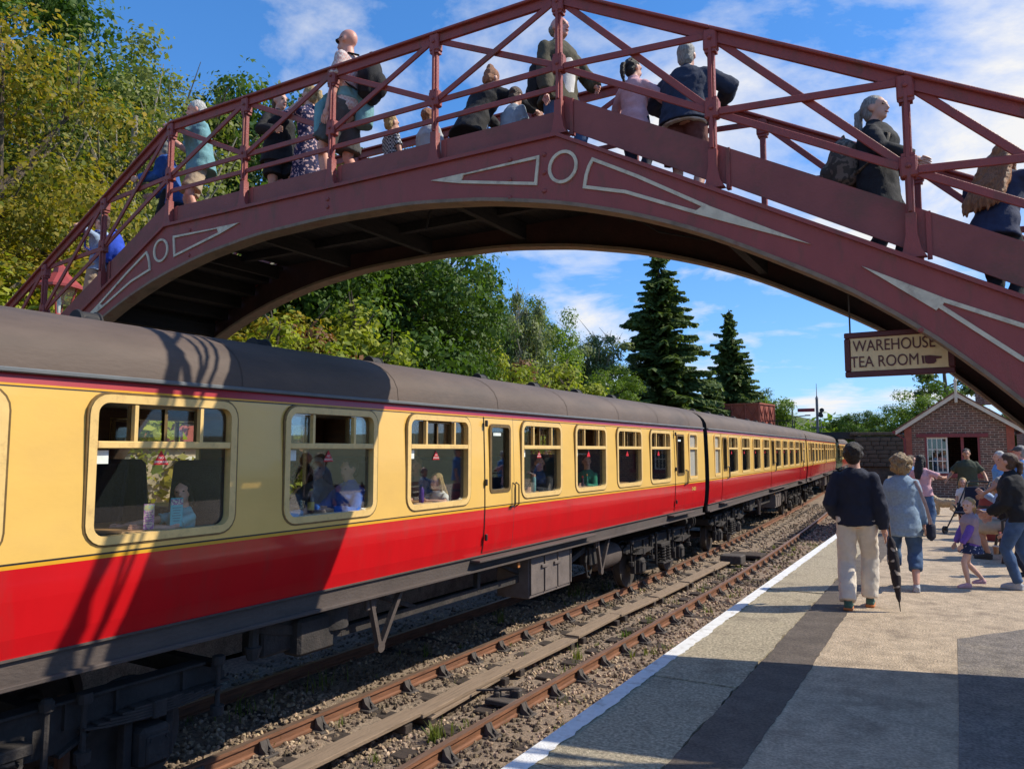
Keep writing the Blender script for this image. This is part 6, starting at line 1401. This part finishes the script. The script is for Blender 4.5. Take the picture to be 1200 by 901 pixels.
def pushchair():
    t = thing('pushchair', 'black folding pushchair beside the small blonde girl', 'pushchair', (.16, 18.2, ZP), R(150)); w = .22
    c = MB(); c.box((0, 0, .42), (.40, .40, .05), None, .02); c.box((0, -.22, .68), (.40, .05, .55), Matrix.Rotation(R(18), 3, 'X'), .02); remesh(c, 'seat', C_navy, .015, t, 2, .012)
    for s_ in (-1, 1):
        f = MB(); f.tube([(s_ * w, .42, .08), (s_ * w, .0, .5), (s_ * w, -.42, 1.02), (s_ * w, -.52, 1.04)], .014, 8); f.build('frame_tube', M_metal, t); f = MB(); f.tube([(s_ * w, -.34, .08), (s_ * w, .1, .56)], .014, 8); f.build('frame_tube', M_metal, t)
        for y in (.42, -.34):
            q = MB(); q.lathe((s_ * (w + .02), y, .08), [(.05, -.012), (.08, -.02), (.08, .02), (.05, .012)], 14, 'x'); q.build('wheel', M_black, t)
    f = MB(); f.tube([(-w, -.52, 1.04), (w, -.52, 1.04)], .018, 8); f.build('handle', M_black, t)
    c = MB(); c.box((0, -.1, .22), (.34, .3, .18), None, .05); c.build('basket', C_black, t)
pushchair()
def dog():
    t = thing('dog', 'small fluffy cream dog standing on the platform by the hut', 'dog', (-.30, 22.8, ZP), R(80)); m = hairmat('dog_cream', (.52, .38, .22)); b = MB()
    b.tube([(0, -.24, .33), (0, -.12, .34), (0, .06, .33), (0, .20, .35)], [.10, .115, .125, .11], 14)            # deep chest narrowing to the belly
    b.tube([(0, .18, .38), (0, .27, .46), (0, .32, .50)], [.085, .075, .07], 12); b.sphere((0, .33, .50), (.075, .085, .07), 12, 8); b.tube([(0, .38, .49), (0, .45, .47)], [.042, .028], 10)
    for s_ in (-1, 1):
        b.tube([(s_ * .065, .17, .30), (s_ * .07, .16, .16), (s_ * .07, .17, .05), (s_ * .07, .19, .025)], [.05, .034, .028, .03], 8)
        b.tube([(s_ * .065, -.20, .30), (s_ * .075, -.15, .19), (s_ * .075, -.24, .11), (s_ * .075, -.23, .03), (s_ * .075, -.20, .022)], [.065, .045, .028, .026, .028], 8)
        b.sphere((s_ * .07, .31, .50), (.02, .035, .055), 8, 6)
    b.tube([(0, -.26, .38), (0, -.34, .46), (0, -.33, .56), (0, -.26, .58)], [.03, .045, .045, .03], 8)
    remesh(b, 'body', m, .011, t, 2, .03, _curl, .6); MB().sphere((0, .475, .475), (.016, .012, .012), 8, 6).build('nose', M_black, t)
    for s_ in (-1, 1): MB().sphere((s_ * .032, .405, .525), .011, 8, 6).build('eye', M_black, t)
dog()
def litter_weeds():
    r = random.Random(12); V = []; F = []; lv = []
    def blade(x, y, z, hgt, w, a, bend_):
        o = len(V); dx, dy = math.cos(a), math.sin(a); px, py = -dy * w, dx * w
        for f, ww in ((0, 1), (.5, .8), (1, .1)):
            bx_ = x + dx * bend_ * f * f; by_ = y + dy * bend_ * f * f; V.append((bx_ - px * ww, by_ - py * ww, z + hgt * f)); V.append((bx_ + px * ww, by_ + py * ww, z + hgt * f)); lv.extend([k_, k_])
        F.append((o, o + 1, o + 3, o + 2)); F.append((o + 2, o + 3, o + 5, o + 4))
    spots = [(-4.86, 6.75, .20, 60, .10), (-4.55, 7.3, .10, 20, .2), (-5.05, 6.0, .12, 14, .06), (-4.9, 10.3, .22, 26, .06), (-4.75, 11.8, .14, 24, .12), (-4.6, 9.4, .16, 24, .15), (-3.6, 6.9, .12, 26, .14), (-3.7, 5.9, .16, 22, .12), (-3.5, 8.0, .10, 24, .15), (-7.0, 11.7, .25, 20, .08), (-6.9, 14.4, .28, 36, .16), (-6.8, 9.2, .2, 14, .05), (-7.2, 6.2, .25, 26, .25), (-7.1, 7.4, .25, 22, .25), (-7.0, 4.9, .2, 22, .2), (-6.7, 15.6, .2, 20, .12)]
    for i in range(60): spots.append((r.choice((r.uniform(-4.3, -3.9), r.uniform(-3.9, -3.1), r.uniform(-5.0, -4.6))), r.uniform(7, 26), r.uniform(.06, .16), r.randint(8, 22), r.uniform(.05, .25)))
    for i in range(40): spots.append((r.uniform(-7.6, -5.4), r.uniform(4, 16), r.uniform(.05, .12), r.randint(4, 10), r.uniform(.03, .15)))
    for (x, y, hh, n, sp) in spots:
        z = bed_h(x, y) - .01; tone = r.random()
        for k in range(n):
            k_ = min(1, max(0, tone * .6 + r.random() * .5)); a = r.uniform(0, 6.28); blade(x + bend(y) + r.gauss(0, sp * .5), y + r.gauss(0, sp * .6), z, hh * r.uniform(.5, 1.2), r.uniform(.004, .011), a, hh * r.uniform(.1, .7))
    me = bpy.data.meshes.new('weeds'); me.from_pydata(V, [], F); at = me.attributes.new('leafvar', 'FLOAT', 'POINT'); at.data.foreach_set('value', lv); me.materials.append(leafmat('weed_leaf', (.07, .14, .02), (.24, .24, .06), .35))
    o = link('weeds', me); stuff(o); o['label'] = 'scattered green and straw-coloured weeds growing between the rails'; o['category'] = 'weeds'
litter_weeds()
bpy.data.scenes.remove(TMP)
